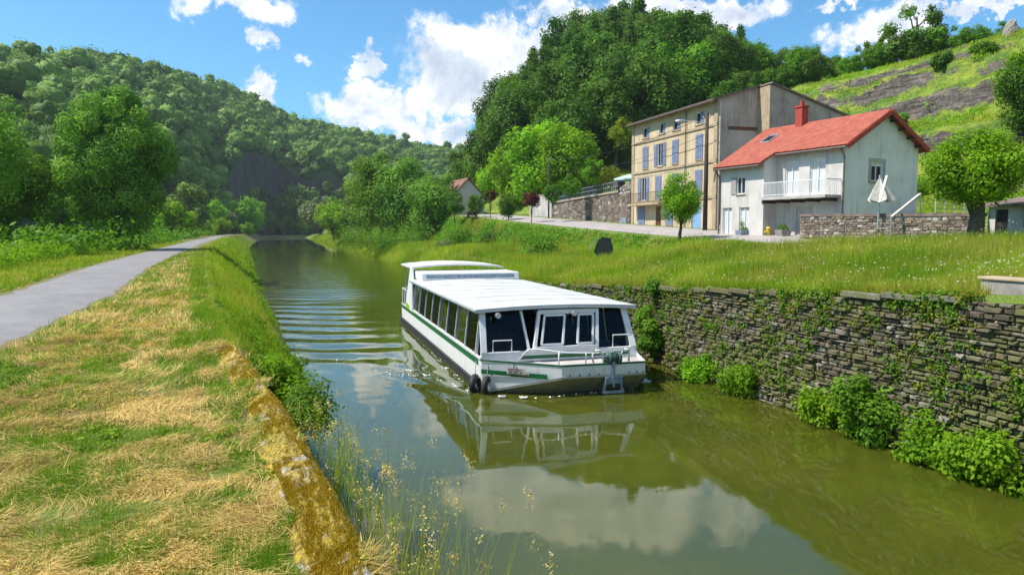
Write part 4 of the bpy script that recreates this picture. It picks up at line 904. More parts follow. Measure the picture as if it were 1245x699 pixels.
def shutter(root, y0, y1, z0, z1, x=-.05, mat='shutter'):
    m = MB(); m.box(x,x+.035,y0,y1,z0,z1); k = int((z1-z0)/.11)
    for i in range(k): z = z0+.05+(z1-z0-.08)*i/k; m.box(x-.012,x-.001,y0+.05,y1-.05,z,z+.06)
    return m.build('shutter', M[mat], root)
def cream_house():
    # front on x = 32.2, from y = 50.6 to 65.4
    O = Vector((32.2, 50.8, 4.4)); root = tag(empty('cream_house', O), 'tall cream rendered house with closed blue shutters and pale stone bands', 'house'); L = 14.8; HT = 10.5
    def P(px, py): q = onx(px, py, 32.2); return q.y-O.y, q.z-O.z
    holes = []; wins = []; shut = []
    def W_(cx, zc, w, h, kind):
        y, _ = P(cx, 200); z0 = zc-h/2; wins.append((y-w/2, y+w/2, z0, z0+h, kind)); holes.append((y-w/2, y+w/2, z0, z0+h))
    for cx in (785, 804.5, 822, 850): W_(cx, 9.35, 1.35 if cx != 804.5 else 1.1, .95, 'attic')
    for cx, k in ((785,'closed'),(802.5,'open'),(821,'closed'),(850,'closed')): W_(cx, 7.05, 1.05, 2.0, k)
    for cx, k in ((783,'open'),(801,'closed'),(822,'closed'),(850,'closed')): W_(cx, 4.15, 1.05, 2.1, k)
    for cx, k in ((781,'closedb'),(815,'closedb')): W_(cx, 1.65, 1.25, 1.7, k)
    yd, _ = P(800.5, 260); W1 = (yd-.5, yd+.5, .0, 2.5); holes.append(W1); ye, _ = P(846.5, 270); W2 = (ye-.75, ye+.75, .0, 2.6); holes.append(W2)
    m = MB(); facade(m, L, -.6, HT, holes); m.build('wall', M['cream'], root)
    MB().box(W1[0]*0+.08, .13, W1[0], W1[1], 0, 2.5).build('door', M['brown_door'], root); MB().box(.08,.13,W2[0],W2[1],0,2.6).build('door', M['blue_door'], root)
    for (a,b,c,d,k) in wins:
        window_part(root, a, b, c, d)
        if k.startswith('closed'): shutter(root, a-.02, (a+b)/2-.01, c-.02, d+.02); shutter(root, (a+b)/2+.01, b+.02, c-.02, d+.02)
        elif k == 'open': shutter(root, a-.56, a-.03, c, d); shutter(root, b+.03, b+.56, c, d)
        elif k == 'attic': shutter(root, a+.02, (a+b)/2-.02, c, d, .05)
    for z in (2.85, 5.65, 8.45): MB().box(-.09, -.003, 0, L, z, z+.2).build('string_course', M['trim_stone'], root)
    for a, b in ((0,.5),(L-.5,L)): MB().box(-.06,-.003,a,b,-.5,HT-.25).build('corner_pilaster', M['trim_stone'], root)
    # balcony over the brown door
    y0, _ = P(812, 250); y1, _ = P(773.5, 250); y1 = min(y1, L)
    MB().box(-.95, -.1, y0, y1, 2.62, 2.80).build('balcony', M['trim_stone'], root, bevel=.01)
    r = MB(); r.bar((-.9,y0,3.75),(-.9,y1,3.75),.045); r.bar((-.9,y0,2.9),(-.9,y1,2.9),.03)
    for i in range(34): yy = y0+(y1-y0)*i/33; r.bar((-.9,yy,2.8),(-.9,yy,3.75),.02)
    r.build('balcony_railing', M['gutter'], root)
    # side gable towards the camera: first half, then a part that stands 1.5 m forward
    AP = 3.5; zr = 11.5
    m = MB(); m.poly([(0,0,-.6),(AP+.2,0,-.6),(AP+.2,0,zr),(AP-.2,0,zr),(0,0,HT)]); m.poly([(AP,-1.55,-.6),(12,-1.55,-.6),(12,-1.55,8.9),(AP+.7,-1.55,zr-.1),(AP,-1.55,zr-.1)][::1])
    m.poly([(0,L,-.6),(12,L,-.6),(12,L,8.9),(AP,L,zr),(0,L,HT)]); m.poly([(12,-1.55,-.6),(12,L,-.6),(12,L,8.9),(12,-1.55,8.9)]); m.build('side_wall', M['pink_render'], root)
    m = MB(); m.quad((AP,0,-.6),(AP,-1.55,-.6),(AP,-1.55,zr-.1),(AP,0,zr-.1)); m.build('return_wall', M['trim_stone'], root)
    MB().box(.9,3.7,-.05,-.003,8.15,8.4).build('old_beam_mark', M['brown_door'], root)
    MB().box(0,AP-.01,-.06,-.003,4.6,4.75).build('string_course', M['trim_stone'], root)
    MB().box(.25,1.1,-.22,-.01,1.0,2.0).build('meter_cabinet', M['bluegrey_steel'], root); MB().box(.35,1.0,-.235,-.222,1.35,1.85).build('notice', M['white_paint'], root)
    MB().box(.1,3.9,-1.2,-.07,-.6,.75).build('low_plinth', M['grey_render'], root, bevel=.02)
    r = MB(); t = .14
    def slab(a, b, c, d): n_ = (Vector(b)-Vector(a)).cross(Vector(d)-Vector(a)).normalized()*t; n_ = n_ if n_.z > 0 else -n_; v = [Vector(q) for q in (a,b,c,d)]; r.add(v+[q+n_ for q in v], [(0,1,2,3),(4,7,6,5),(0,4,5,1),(1,5,6,2),(2,6,7,3),(3,7,4,0)])
    slab((-.55,-.25,HT-.19),(AP,-.25,zr+.02),(AP,L+.25,zr+.02),(-.55,L+.25,HT-.19)); slab((AP+.02,-1.75,zr),(12.4,-1.75,8.8),(12.4,L+.25,8.8),(AP+.02,L+.25,zr))
    r.build('roof', M['slate_roof'], root)
    g = MB(); g.tube([(-.6,-.2,HT-.22),(-.6,L+.2,HT-.22)], .07, 8); yg, _ = P(834.5, 200); g.tube([(-.12,yg,HT-.3),(-.12,yg,.2)], .045, 8); g.build('gutter', M['gutter'], root)
    g = MB(); g.tube([(.12,-.1,HT-.2),(.12,-.1,.1)], .06, 8); g.build('downpipe', M['cloth_beige'], root)
cream_house()
def red_house():
    rot = R(9.2); O = Vector((32.05, 36.9, 4.25)); root = tag(empty('red_roofed_house', O, rot), 'white rendered house with bright red tiled roof and chimney', 'house')
    L = 9.3; Wd = 6.7; HE = 5.70; HR = 7.72; LL = 4.05; ef = 4.95   # lower left wing fronts forward by 1.15
    pr = 1.15; y2 = L-LL; k = (HR-HE)/(Wd/2)
    # main front (recessed, right part): y 0..y2
    doors = [(1.35,2.55,2.75,4.95),(3.45,4.55,2.75,4.95)]; gh = [(.5,1.3,.9,1.8),(2.2,3.6,-.3,2.0)]
    m = MB(); facade(m, y2, -.6, HE, doors + gh[1:]); m.build('wall', M['white_render'], root)
    for a,b,c,d in doors: window_part(root, a,b,c,d, bars=1, sill=False, curtain=True)
    MB().box(.10,.15,2.2,3.6,-.3,2.0).build('garage_door', M['grey_render'], root)
    # left wing
    fh = [(y2+1.55, y2+2.35, 3.1, 4.25), (y2+.55,y2+1.5,-.1,2.1),(y2+2.9,y2+3.7,.3,2.0)]
    fh = [(y2+1.7,y2+2.5,2.95,4.1),(y2+1.25,y2+2.2,-.15,2.05),(y2+2.9,y2+3.8,-.15,2.05)]
    m = MB(); 
    h2 = [(a-y2,b-y2,c,d) for a,b,c,d in fh]; t_ = MB(); facade(t_, LL, -.6, ef, h2)
    t_.v = [(x-pr, y+y2, z) for x,y,z in t_.v]; t_.build('wing_wall', M['white_render'], root)
    window_part(root, *fh[0], x=-pr, bars=1); shutter(root, fh[0][1]+.02, fh[0][1]+.5, fh[0][2], fh[0][3], -pr-.05, 'grey_render')
    for h in fh[1:]: window_part(root, *h, x=-pr, bars=1, sill=False, curtain=True)
    m = MB(); m.poly([(-pr,y2,-.6),(0,y2,-.6),(0,y2,HE-.02),(-pr,y2,ef)]); m.poly([(-pr,L,-.6),(Wd,L,-.6),(Wd,L,HE),(Wd/2,L,HR),(-pr,L,ef)]); m.poly([(Wd,0,-.6),(Wd,L,-.6),(Wd,L,HE),(Wd,0,HE)]); m.build('end_wall', M['white_render'], root)
    # gable towards the camera with a window
    wy0, wy1, wz0, wz1 = 2.35, 3.42, 3.5, 4.7
    m = MB()
    zt = lambda x: HE + k*min(x, Wd-x)
    xs = [0, wy0, wy1, Wd/2+.3, Wd]
    m.poly([(0,0,-.6),(wy0,0,-.6),(wy0,0,zt(wy0)),(0,0,HE)]); m.poly([(wy0,0,-.6),(wy1,0,-.6),(wy1,0,wz0),(wy0,0,wz0)]); m.poly([(wy0,0,wz1),(wy1,0,wz1),(wy1,0,zt(wy1)),(Wd/2,0,HR),(wy0,0,zt(wy0))] if wy1 > Wd/2 else [(wy0,0,wz1),(wy1,0,wz1),(wy1,0,zt(wy1)),(wy0,0,zt(wy0))])
    m.poly([(wy1,0,-.6),(Wd,0,-.6),(Wd,0,HE),(wy1,0,zt(wy1))])
    for q in (((wy0,0,wz0),(wy0,.16,wz0),(wy0,.16,wz1),(wy0,0,wz1)),((wy1,0,wz0),(wy1,.16,wz0),(wy1,.16,wz1),(wy1,0,wz1)),((wy0,0,wz1),(wy1,0,wz1),(wy1,.16,wz1),(wy0,.16,wz1)),((wy0,0,wz0),(wy1,0,wz0),(wy1,.16,wz0),(wy0,.16,wz0))): m.quad(*q)
    m.build('gable_wall', M['shade_lifted_render'], root)
    f = MB(); w = .07
    f.box(wy0,wy0+w,.07,.13,wz0,wz1).box(wy1-w,wy1,.07,.13,wz0,wz1).box(wy0+w,wy1-w,.07,.13,wz1-w,wz1).box(wy0+w,wy1-w,.07,.13,wz0,wz0+w).box((wy0+wy1)/2-.03,(wy0+wy1)/2+.03,.07,.13,wz0+w,wz1-w)
    o = f.build('window', M['white_paint'], root); MB().box(wy0,wy1,.135,.15,wz0,wz1-.28).build('pane', M['window_dark'], o); MB().box(wy0,wy1,.132,.15,wz1-.278,wz1).build('blind', M['white_paint'], o)
    s = MB(); s.box(wy0-.22,wy0,-.04,-.003,wz0-.1,wz1+.18).box(wy1,wy1+.22,-.04,-.003,wz0-.1,wz1+.18).box(wy0,wy1,-.04,-.003,wz1,wz1+.18); s.build('surround', M['grey_render'], root); MB().box(wy0-.2,wy1+.2,-.12,-.003,wz0-.1,wz0).build('sill', M['trim_stone'], root)
    # roof slabs
    r = MB(); t = .13
    def slab(r, pts): v = [Vector(q) for q in pts]; n_ = (v[1]-v[0]).cross(v[2]-v[0]).normalized()*t; n_ = n_ if n_.z > 0 else -n_; kk = len(v); r.add(v+[q+n_ for q in v], [tuple(range(kk)), tuple(range(2*kk-1, kk-1, -1))] + [(i,(i+1)%kk,kk+(i+1)%kk,kk+i) for i in range(kk)])
    kf = k; e1 = -.45; e2 = -pr-.45; rz = lambda x: HE + kf*x + .02
    kk2 = kf
    slab(r, [(e1,-.55,rz(e1)),(e1,y2-.25,rz(e1)),(e2,y2-.02,rz(e2)),(e2,L+.3,rz(e2)),(Wd/2,L+.3,rz(Wd/2)),(Wd/2,-.55,rz(Wd/2))])
    slab(r, [(Wd/2+.01,-.55,rz(Wd/2)),(Wd/2+.01,L+.3,rz(Wd/2)),(Wd+.45,L+.3,HE-kf*.45),(Wd+.45,-.55,HE-kf*.45)])
    r.build('roof', M['red_tile'], root)
    b = MB(); 
    for a, c in (((e1,-.57,rz(e1)-.06),(Wd/2,-.57,rz(Wd/2)-.06)), ((Wd/2,-.57,rz(Wd/2)-.06),(Wd+.45,-.57,HE-kf*.45-.06))): b.bar(a, c, .05, .26)
    b.build('bargeboard', M['brick_red'], root)
    b = MB()
    for i in range(5):
        for x in (.35+.8*i*1.0, Wd-.35-.8*i): b.box(x-.06,x+.06,-.5,0.0,zt(x)-.22,zt(x)-.08)
    b.build('rafter_end', M['wood_dark'], root)
    c = MB(); cx_, cy_ = Wd/2-.25, 6.9; cy_ = 6.2; c.box(cx_-.29,cx_+.29,cy_-.29,cy_+.29,HR-.6,HR+1.15); ch = c.build('chimney', M['brick_red'], root)
    c = MB(); c.box(cx_-.35,cx_+.35,cy_-.35,cy_+.35,HR+1.15,HR+1.27); c.tube([(cx_,cy_,HR+1.27),(cx_,cy_,HR+1.6)], .14, 10); c.build('cap', M['brick_red'], ch)
    c = MB(); p0 = Vector((1.2, 7.2, rz(1.2)+.16)); dx = Vector((1, 0, kf)).normalized(); c.add([p0, p0+dx*1.0, p0+dx*1.0+Vector((0,.8,0)), p0+Vector((0,.8,0))], [(0,1,2,3)]); sk = c.build('skylight', M['window_dark'], root)
    c = MB()
    for a_, b_ in ((p0, p0+dx), (p0+dx, p0+dx+Vector((0,.8,0))), (p0+dx+Vector((0,.8,0)), p0+Vector((0,.8,0))), (p0+Vector((0,.8,0)), p0)): c.bar(a_, b_, .09)
    c.build('frame', M['steel'], sk)
    g = MB(); g.tube([(e1-.05,-.5,rz(e1)-.05),(e1-.05,y2-.3,rz(e1)-.05)], .07, 8); g.tube([(e2-.05,y2,rz(e2)-.05),(e2-.05,L+.25,rz(e2)-.05)], .07, 8)
    g.tube([(e1-.05,-.1,rz(e1)-.1),(-.1,-.08,rz(e1)-.5),(-.1,-.08,.1)], .05, 8); g.tube([(e2-.02,L+.1,rz(e2)-.1),(-pr-.1,L+.05,rz(e2)-.55),(-pr-.1,L+.05,.1)], .06, 8); g.build('gutter', M['gutter'], root)
    # balcony on the recessed part
    MB().box(-1.35,-.003,.15,y2-.02,2.45,2.62).build('balcony', M['grey_render'], root, bevel=.01)
    for i in range(5): y = .5+i*1.2; MB().box(-1.2,-.003,y-.07,y+.07,2.25,2.449).build('balcony_bracket', M['wood_dark'], root)
    b = MB(); b.bar((-1.3,.15,3.55),(-1.3,y2-.05,3.55),.05); b.bar((-1.3,.15,2.75),(-1.3,y2-.05,2.75),.04); b.bar((-1.3,.15,3.55),(-.02,.15,3.55),.05)
    for i in range(46): y = .17+(y2-.25)*i/45; b.bar((-1.3,y,2.62),(-1.3,y,3.55),.022)
    for i in range(8): b.bar((-1.3+.17*i,.15,2.62),(-1.3+.17*i,.15,3.55),.022)
    b.build('balcony_railing', M['white_paint'], root)
    # landing and dark stair wall right of the gable
    MB().box(4.9,Wd+2.0,-2.6,-.05,-.4,1.55).build('stair_landing', M['slate_roof'], root, bevel=.02)
    b = MB()
    for z in (2.35, 2.05, 1.8): b.bar((4.95,-2.5,z),(Wd+1.9,-2.5,z),.045)
    for i in range(5): x = 4.95+i*(Wd-3.05)/4; b.bar((x,-2.5,1.55),(x,-2.5,2.35),.05)
    b.build('stair_railing', M['grey_render'], root)
red_house()
def garage():
    O = Vector((29.9, 19.3, 3.95)); root = tag(empty('garage', O), 'low pale outbuilding with a blue grey door at the right edge', 'outbuilding')
    L = 6.1; m = MB(); facade(m, L, -.3, 1.85, [(3.1,4.45,-.1,1.65),(5.15,5.75,.15,1.7)]); m.poly([(0,L,-.3),(5,L,-.3),(5,L,2.6),(0,L,1.85)]); m.poly([(0,0,-.3),(5,0,-.3),(5,0,2.6),(0,0,1.85)]); m.build('wall', M['white_render'], root)
    MB().box(.10,.16,3.1,4.45,-.1,1.65).build('door', M['blue_door'], root); MB().box(.10,.16,5.15,5.75,.15,1.7).build('wood_door', M['wood_dark'], root)
    r = MB(); r.add([(-.35,-.3,1.80),(-.35,L+.25,1.80),(5.3,L+.25,2.7),(5.3,-.3,2.7),(-.35,-.3,1.92),(-.35,L+.25,1.92),(5.3,L+.25,2.82),(5.3,-.3,2.82)], [(0,1,2,3),(4,7,6,5),(0,4,5,1),(1,5,6,2),(2,6,7,3),(3,7,4,0)]); r.build('roof', M['slate_roof'], root)
garage()
def terrace():
    root = tag(empty('terrace_wall', (32.3, 66.2, 5.0)), 'long stained retaining wall with a railing left of the cream house', 'wall')
    L = 22; rg = np.random.default_rng(4); zt = lambda y: 3.55 - .02*y
    mb = MB(); rubble(mb, L, .0, zt, rg, row=(.2,.4), wid=(.3,.9), depth=.05); mb.build('stonework', M['stone_far'], root)
    b = MB(); b.add([(0,0,-.6),(0,L,-.6),(0,L,zt(L)),(0,0,zt(0)),(9,0,zt(0)),(9,L,zt(L)),(9,0,-.6)], [(0,1,2,3),(3,2,5,4),(0,3,4,6)]); b.build('core', M['grey_render'], root)
    c = MB(); c.add([(-.15,2.4,zt(0)),(-.15,L,zt(L)),(-.15,L,zt(L)+.16),(-.15,2.4,zt(0)+.16),(.5,L,zt(L)+.16),(.5,2.4,zt(0)+.16)], [(0,1,2,3),(3,2,4,5)]); c.build('coping', M['trim_stone'], root)
    r = MB(); 
    for z in (.25, .7, 1.15): r.bar((.1,2.5,zt(0)+z),(.1,L,zt(L)+z),.05)
    for i in range(40): y = 2.5+(L-2.5)*i/39; r.bar((.1,y,zt(y)),(.1,y,zt(y)+1.15),.03)
    r.build('railing', M['bluegrey_steel'], root)
    MB().box(-.06,.1,.5,1.9,-.3,2.2).build('gateway', M['slate_roof'], root); MB().box(-.10,-.062,.6,1.8,-.2,1.0).build('blue_gate', M['bluegrey_steel'], root)
    # higher wall behind
    root = tag(empty('high_wall', (37.5, 64.5, 8)), 'high grey stone wall behind the terrace beside the cream house', 'wall')
    zt2 = lambda y: 5.0 - .22*y
    mb = MB(); rubble(mb, 15, -.5, zt2, rg, row=(.22,.4), wid=(.3,.8), depth=.06); mb.build('stonework', M['stone_far'], root)
    b = MB(); b.add([(0,0,-2),(0,15,-2),(0,15,zt2(15)),(0,0,zt2(0)),(1,0,zt2(0)),(1,15,zt2(15))], [(0,1,2,3),(3,2,5,4)]); b.build('core', M['grey_render'], root)
    # pale wall further along the road
    root = tag(empty('pale_wall', (32.5, 89, 6)), 'plain pale wall behind the small dark red tree', 'wall')
    MB().box(0,.4,0,9,-.5,3.3).build('face', M['grey_render'], root); MB().box(-.06,.46,-.05,9.05,3.3,3.42).build('coping', M['trim_stone'], root)
    # awning over the terrace end
    o = empty('parasol', (33.1, 67.9, 8.55)); tag(o, 'pale green parasol open over the end of the terrace', 'parasol')
    m = MB(); m.tube([(0,0,0),(0,0,1.75)], .04, 8); m.build('pole', M['steel'], o); c = MB(); n_ = 8
    vs = [(0,0,1.8)] + [(1.7*math.cos(2*math.pi*i/n_), 1.7*math.sin(2*math.pi*i/n_), 1.3) for i in range(n_)] + [(1.7*math.cos(2*math.pi*i/n_), 1.7*math.sin(2*math.pi*i/n_), 1.15) for i in range(n_)]
    c.add(vs, [(0,1+i,1+(i+1)%n_) for i in range(n_)] + [(1+i,1+n_+i,1+n_+(i+1)%n_,1+(i+1)%n_) for i in range(n_)]); c.build('canopy', M['teal_cloth'], o)
terrace()
def far_house():
    p = at(569, 262, 128); root = tag(empty('white_cottage', p, R(5)), 'small white cottage with a steep brown roof down the road', 'house')
    m = MB(); m.poly([(-3,0,-1),(3,0,-1),(3,0,3.2),(0,0,6.2),(-3,0,3.2)]); m.poly([(-3,9,-1),(3,9,-1),(3,9,3.2),(0,9,6.2),(-3,9,3.2)]); m.quad((-3,0,-1),(-3,9,-1),(-3,9,3.2),(-3,0,3.2)); m.quad((3,0,-1),(3,9,-1),(3,9,3.2),(3,0,3.2)); m.build('wall', M['white_render'], root)
    r = MB()
    for sgn in (-1, 1):
        v = [Vector(q) for q in ((sgn*3.5,-.4,2.7),(sgn*3.5,9.4,2.7),(0,9.4,6.25),(0,-.4,6.25))]; r.add(v+[q+Vector((0,0,.2)) for q in v], [(0,1,2,3),(4,7,6,5),(0,4,5,1),(1,5,6,2),(2,6,7,3),(3,7,4,0)])
    r.build('roof', M['brown_roof'], root); window_part(root, 2, 3, .8, 2.2, x=-3.15); window_part(root, 5.5, 6.5, .8, 2.2, x=-3.15)
far_house()

# ---------------------------------------------------------------- roadside objects
def pole(name, loc, h, label, lamp=False, r=.19):
    root = tag(empty(name, loc), label, 'utility pole'); m = MB(); m.tube([(0,0,-.2),(0,0,h)], [r, r*.7], 10); m.build('post', M['wood_dark'], root, smooth=True)
    a = MB(); a.bar((-.05,-.5,h-.35),(-.05,.5,h-.35),.07); a.build('crossarm', M['gutter'], root); i_ = MB()
    for y in (-.45, .45): i_.tube([(-.05,y,h-.32),(-.05,y,h-.18)], .035, 8)
    i_.build('insulator', M['white_paint'], root)
    if lamp:
        l = MB(); l.tube([(0,0,h-.9),(-.7,.5,h-.55),(-1.5,1.0,h-.5)], .028, 6); arm = l.build('lamp_arm', M['steel'], root); l = MB(); l.tube([(-1.4,.95,h-.5),(-1.75,1.15,h-.5),(-2.0,1.3,h-.53)], [.06,.13,.08], 8); l.build('lamp_head', M['steel'], arm)
    return root
P1 = onx(857, 284, 31.0); pole('utility_pole', (31.0, P1.y, 4.35), 9.3, 'dark wooden pole with street lamp arm in front of the cream house', True)
P2 = onx(667, 268, 31.6); pole('utility_pole', (31.6, P2.y, 5.9), 7.9, 'slim dark pole standing before the light green thicket', False, .1)
w = MB()
for dy, dz in ((-.45, -.18), (.45, -.18), (0, -1.6)):
    a = Vector((30.95, P1.y+dy, 4.35+9.3+dz)); b = Vector((31.55, P2.y+dy, 5.9+7.9+dz)); w.tube([a.lerp(b, t) - Vector((0,0,1.0*4*t*(1-t))) for t in np.linspace(0, 1, 14)], .014, 4)
tag(w.build('overhead_cable', M['black_rubber']), 'thin overhead cables strung between the two wooden poles', 'cable')
def hydrant():
    p = onx(934, 288, 30.2); root = tag(empty('hydrant', (30.2, p.y, 4.2)), 'small yellow hydrant beside the white house wall', 'hydrant')
    m = MB(); m.tube([(0,0,-.1),(0,0,.1),(0,0,.12),(0,0,.62),(0,0,.66),(0,0,.78)], [.2,.2,.14,.14,.18,.1], 10); m.build('body', M['yellow_paint'], root); m = MB(); m.tube([(-.28,0,.45),(.28,0,.45)], .07, 8); m.build('outlet', M['yellow_paint'], root)
hydrant()
def bin_thing(px, x, label, mat, h=.9, name='planter'):
    p = onx(px, 286, x); root = tag(empty(name, (x, p.y, 4.22)), label, 'planter'); m = MB(); m.add([(-.3,-.3,0),(.3,-.3,0),(.3,.3,0),(-.3,.3,0),(-.38,-.38,h*.6),(.38,-.38,h*.6),(.38,.38,h*.6),(-.38,.38,h*.6)], [(0,3,2,1),(0,1,5,4),(1,2,6,5),(2,3,7,6),(3,0,4,7),(4,5,6,7)]); m.build('pot', M[mat], root, bevel=.02)
    rg = np.random.default_rng(px); C = rg.normal(size=(6,3))*.14 + [0,0,h*.78]; V, F, t = leaves(C, np.full(6,.2), 500, .09, rg); np_mesh('foliage', V, F, M['leaf_mid'], t, root)
bin_thing(903, 29.7, 'potted plant beside the left door of the white house', 'bluegrey_steel'); bin_thing(952, 30.6, 'grey planter in front of the garage of the red roofed house', 'concrete')
def shield_sign():
    p = at(733, 318, 50); root = tag(empty('shield_sign', p, YAW*-1), 'dark shield shaped sign board on the grass bank below the road', 'sign'); m = MB()
    pts = [(-.62,.55),(-.35,1.35),(-.1,1.55),(.5,1.5),(.72,.7),(.35,-.0),(-.1,-.05)]; v = [(x,0,z+.1) for x,z in pts] + [(x,.06,z+.1) for x,z in pts]; k = len(pts)
    m.add(v, [tuple(range(k)), tuple(range(2*k-1,k-1,-1))] + [(i,(i+1)%k,k+(i+1)%k,k+i) for i in range(k)]); m.build('board', M['dark_sign'], root, bevel=.015)
    m = MB(); m.bar((-.05,.1,-.3),(-.05,.1,1.2),.07); m.bar((.3,.1,-.3),(.3,.1,1.2),.07); m.v and None; MB().bar((-.05,.1,-.3),(-.05,.1,1.2),.07).build('post', M['wood_dark'], root); MB().bar((.3,.1,-.3),(.3,.1,1.2),.07).build('post', M['wood_dark'], root); m = MB(); m.bar((-.95,.0,.75),(-.55,.0,1.5),.05); m.build('strut', M['cloth_beige'], root)
shield_sign()
def folded_parasol():
    p = at(1068, 264, 38); root = tag(empty('folded_parasol', (p.x, p.y, p.z-.62)), 'beige parasol half folded on a grey pole behind the garden wall', 'parasol')
    m = MB(); m.tube([(0,0,0),(0,0,2.75)], .05, 8); m.build('pole', M['steel'], root)
    c = MB(); n_ = 10
    vs = [(0,0,2.7)] + [((.72 if i % 2 else .42)*math.cos(2*math.pi*i/n_)+.12, (.72 if i % 2 else .42)*math.sin(2*math.pi*i/n_), 1.35+.15*(i % 2)) for i in range(n_)]
    c.add(vs, [(0,1+i,1+(i+1)%n_) for i in range(n_)]); c.build('canopy', M['cloth_beige'], root)
    c = MB(); c.bar((-.04,-.5,2.68),(-.62,-.7,1.35),.09,.05); c.build('rib', M['white_paint'], root)
folded_parasol()
m = MB(); a = at(1084, 264, 36.5); b = at(1119, 236, 37.5); m.bar(a, b, .14, .09); root = empty('ramp_rail', (0,0,0)); m.build('plank', M['cloth_beige'], root); m = MB(); m.bar(a, a-Vector((0,0,.8)), .06); m.build('post', M['steel'], root); MB().bar(b, b-Vector((0,0,2.0)), .06).build('post', M['steel'], root); tag(root, 'pale slanting rail in the garden left of the round tree', 'handrail')
def cart():
    p = at(574, 265, 108); root = tag(empty('flower_cart', (p.x, p.y, p.z-.1), R(70)), 'dark low cart planted with yellow flowers beside the road', 'cart')
    m = MB(); m.box(-1.6,1.6,-.5,.5,.5,.95); m.build('bed', M['wood_dark'], root, bevel=.02)
    for x in (-1.0, 1.0):
        for y in (-.58, .58): m = MB(); m.torus((x,y,.45),(0,1,0),.38,.07,16,6); [m.bar((x,y,.45),(x+.38*math.cos(a_),y,.45+.38*math.sin(a_)),.04) for a_ in np.linspace(0, 2*math.pi, 7)[:-1]]; m.build('wheel', M['wood_dark'], root)
    rg = np.random.default_rng(2); C = np.stack([rg.uniform(-1.4,1.4,14), rg.uniform(-.35,.35,14), rg.uniform(1.1,1.5,14)], 1); V, F, t = leaves(C, np.full(14,.35), 1200, .14, rg); np_mesh('flowers', V, F, M['leaf_yellow'], t, root)
cart()
def rock_pillar():
    rg = np.random.default_rng(9); p = on_hill(at(1228, 62, 80)) - Vector((0,0,.4)); 
    def rock(name, p, rx, rz, lab, seed, mat='stone_far'):
        bm = bmesh.new(); bmesh.ops.create_icosphere(bm, subdivisions=4, radius=1)
        for v in bm.verts:
            a = np.array(v.co); n_ = .38*float(fbm(np.array(a[0]*1.7+seed), np.array(a[2]*2.2+a[1]*1.5), 4, seed)); s_ = 1+n_; v.co = Vector((a[0]*rx*s_, a[1]*rx*s_, (a[2]*s_+.8)*rz))
        me = bpy.data.meshes.new(name); bm.to_mesh(me); bm.free(); at_ = me.attributes.new('tint','FLOAT','POINT'); at_.data.foreach_set('value', [.85]*len(me.vertices)); o = link(name, me, M[mat]); o.location = p; tag(o, lab, 'rock')
    rock('rock_pillar', p - Vector((0,0,.5)), .75, 1.35, 'pale upright rock pillar at the top right of the slope', 3, 'stone_garden'); rock('boulder', on_hill(at(1174, 60, 84)) - Vector((0,0,.6)), .9, .55, 'grey boulder lying on the upper grass slope', 7)
rock_pillar()

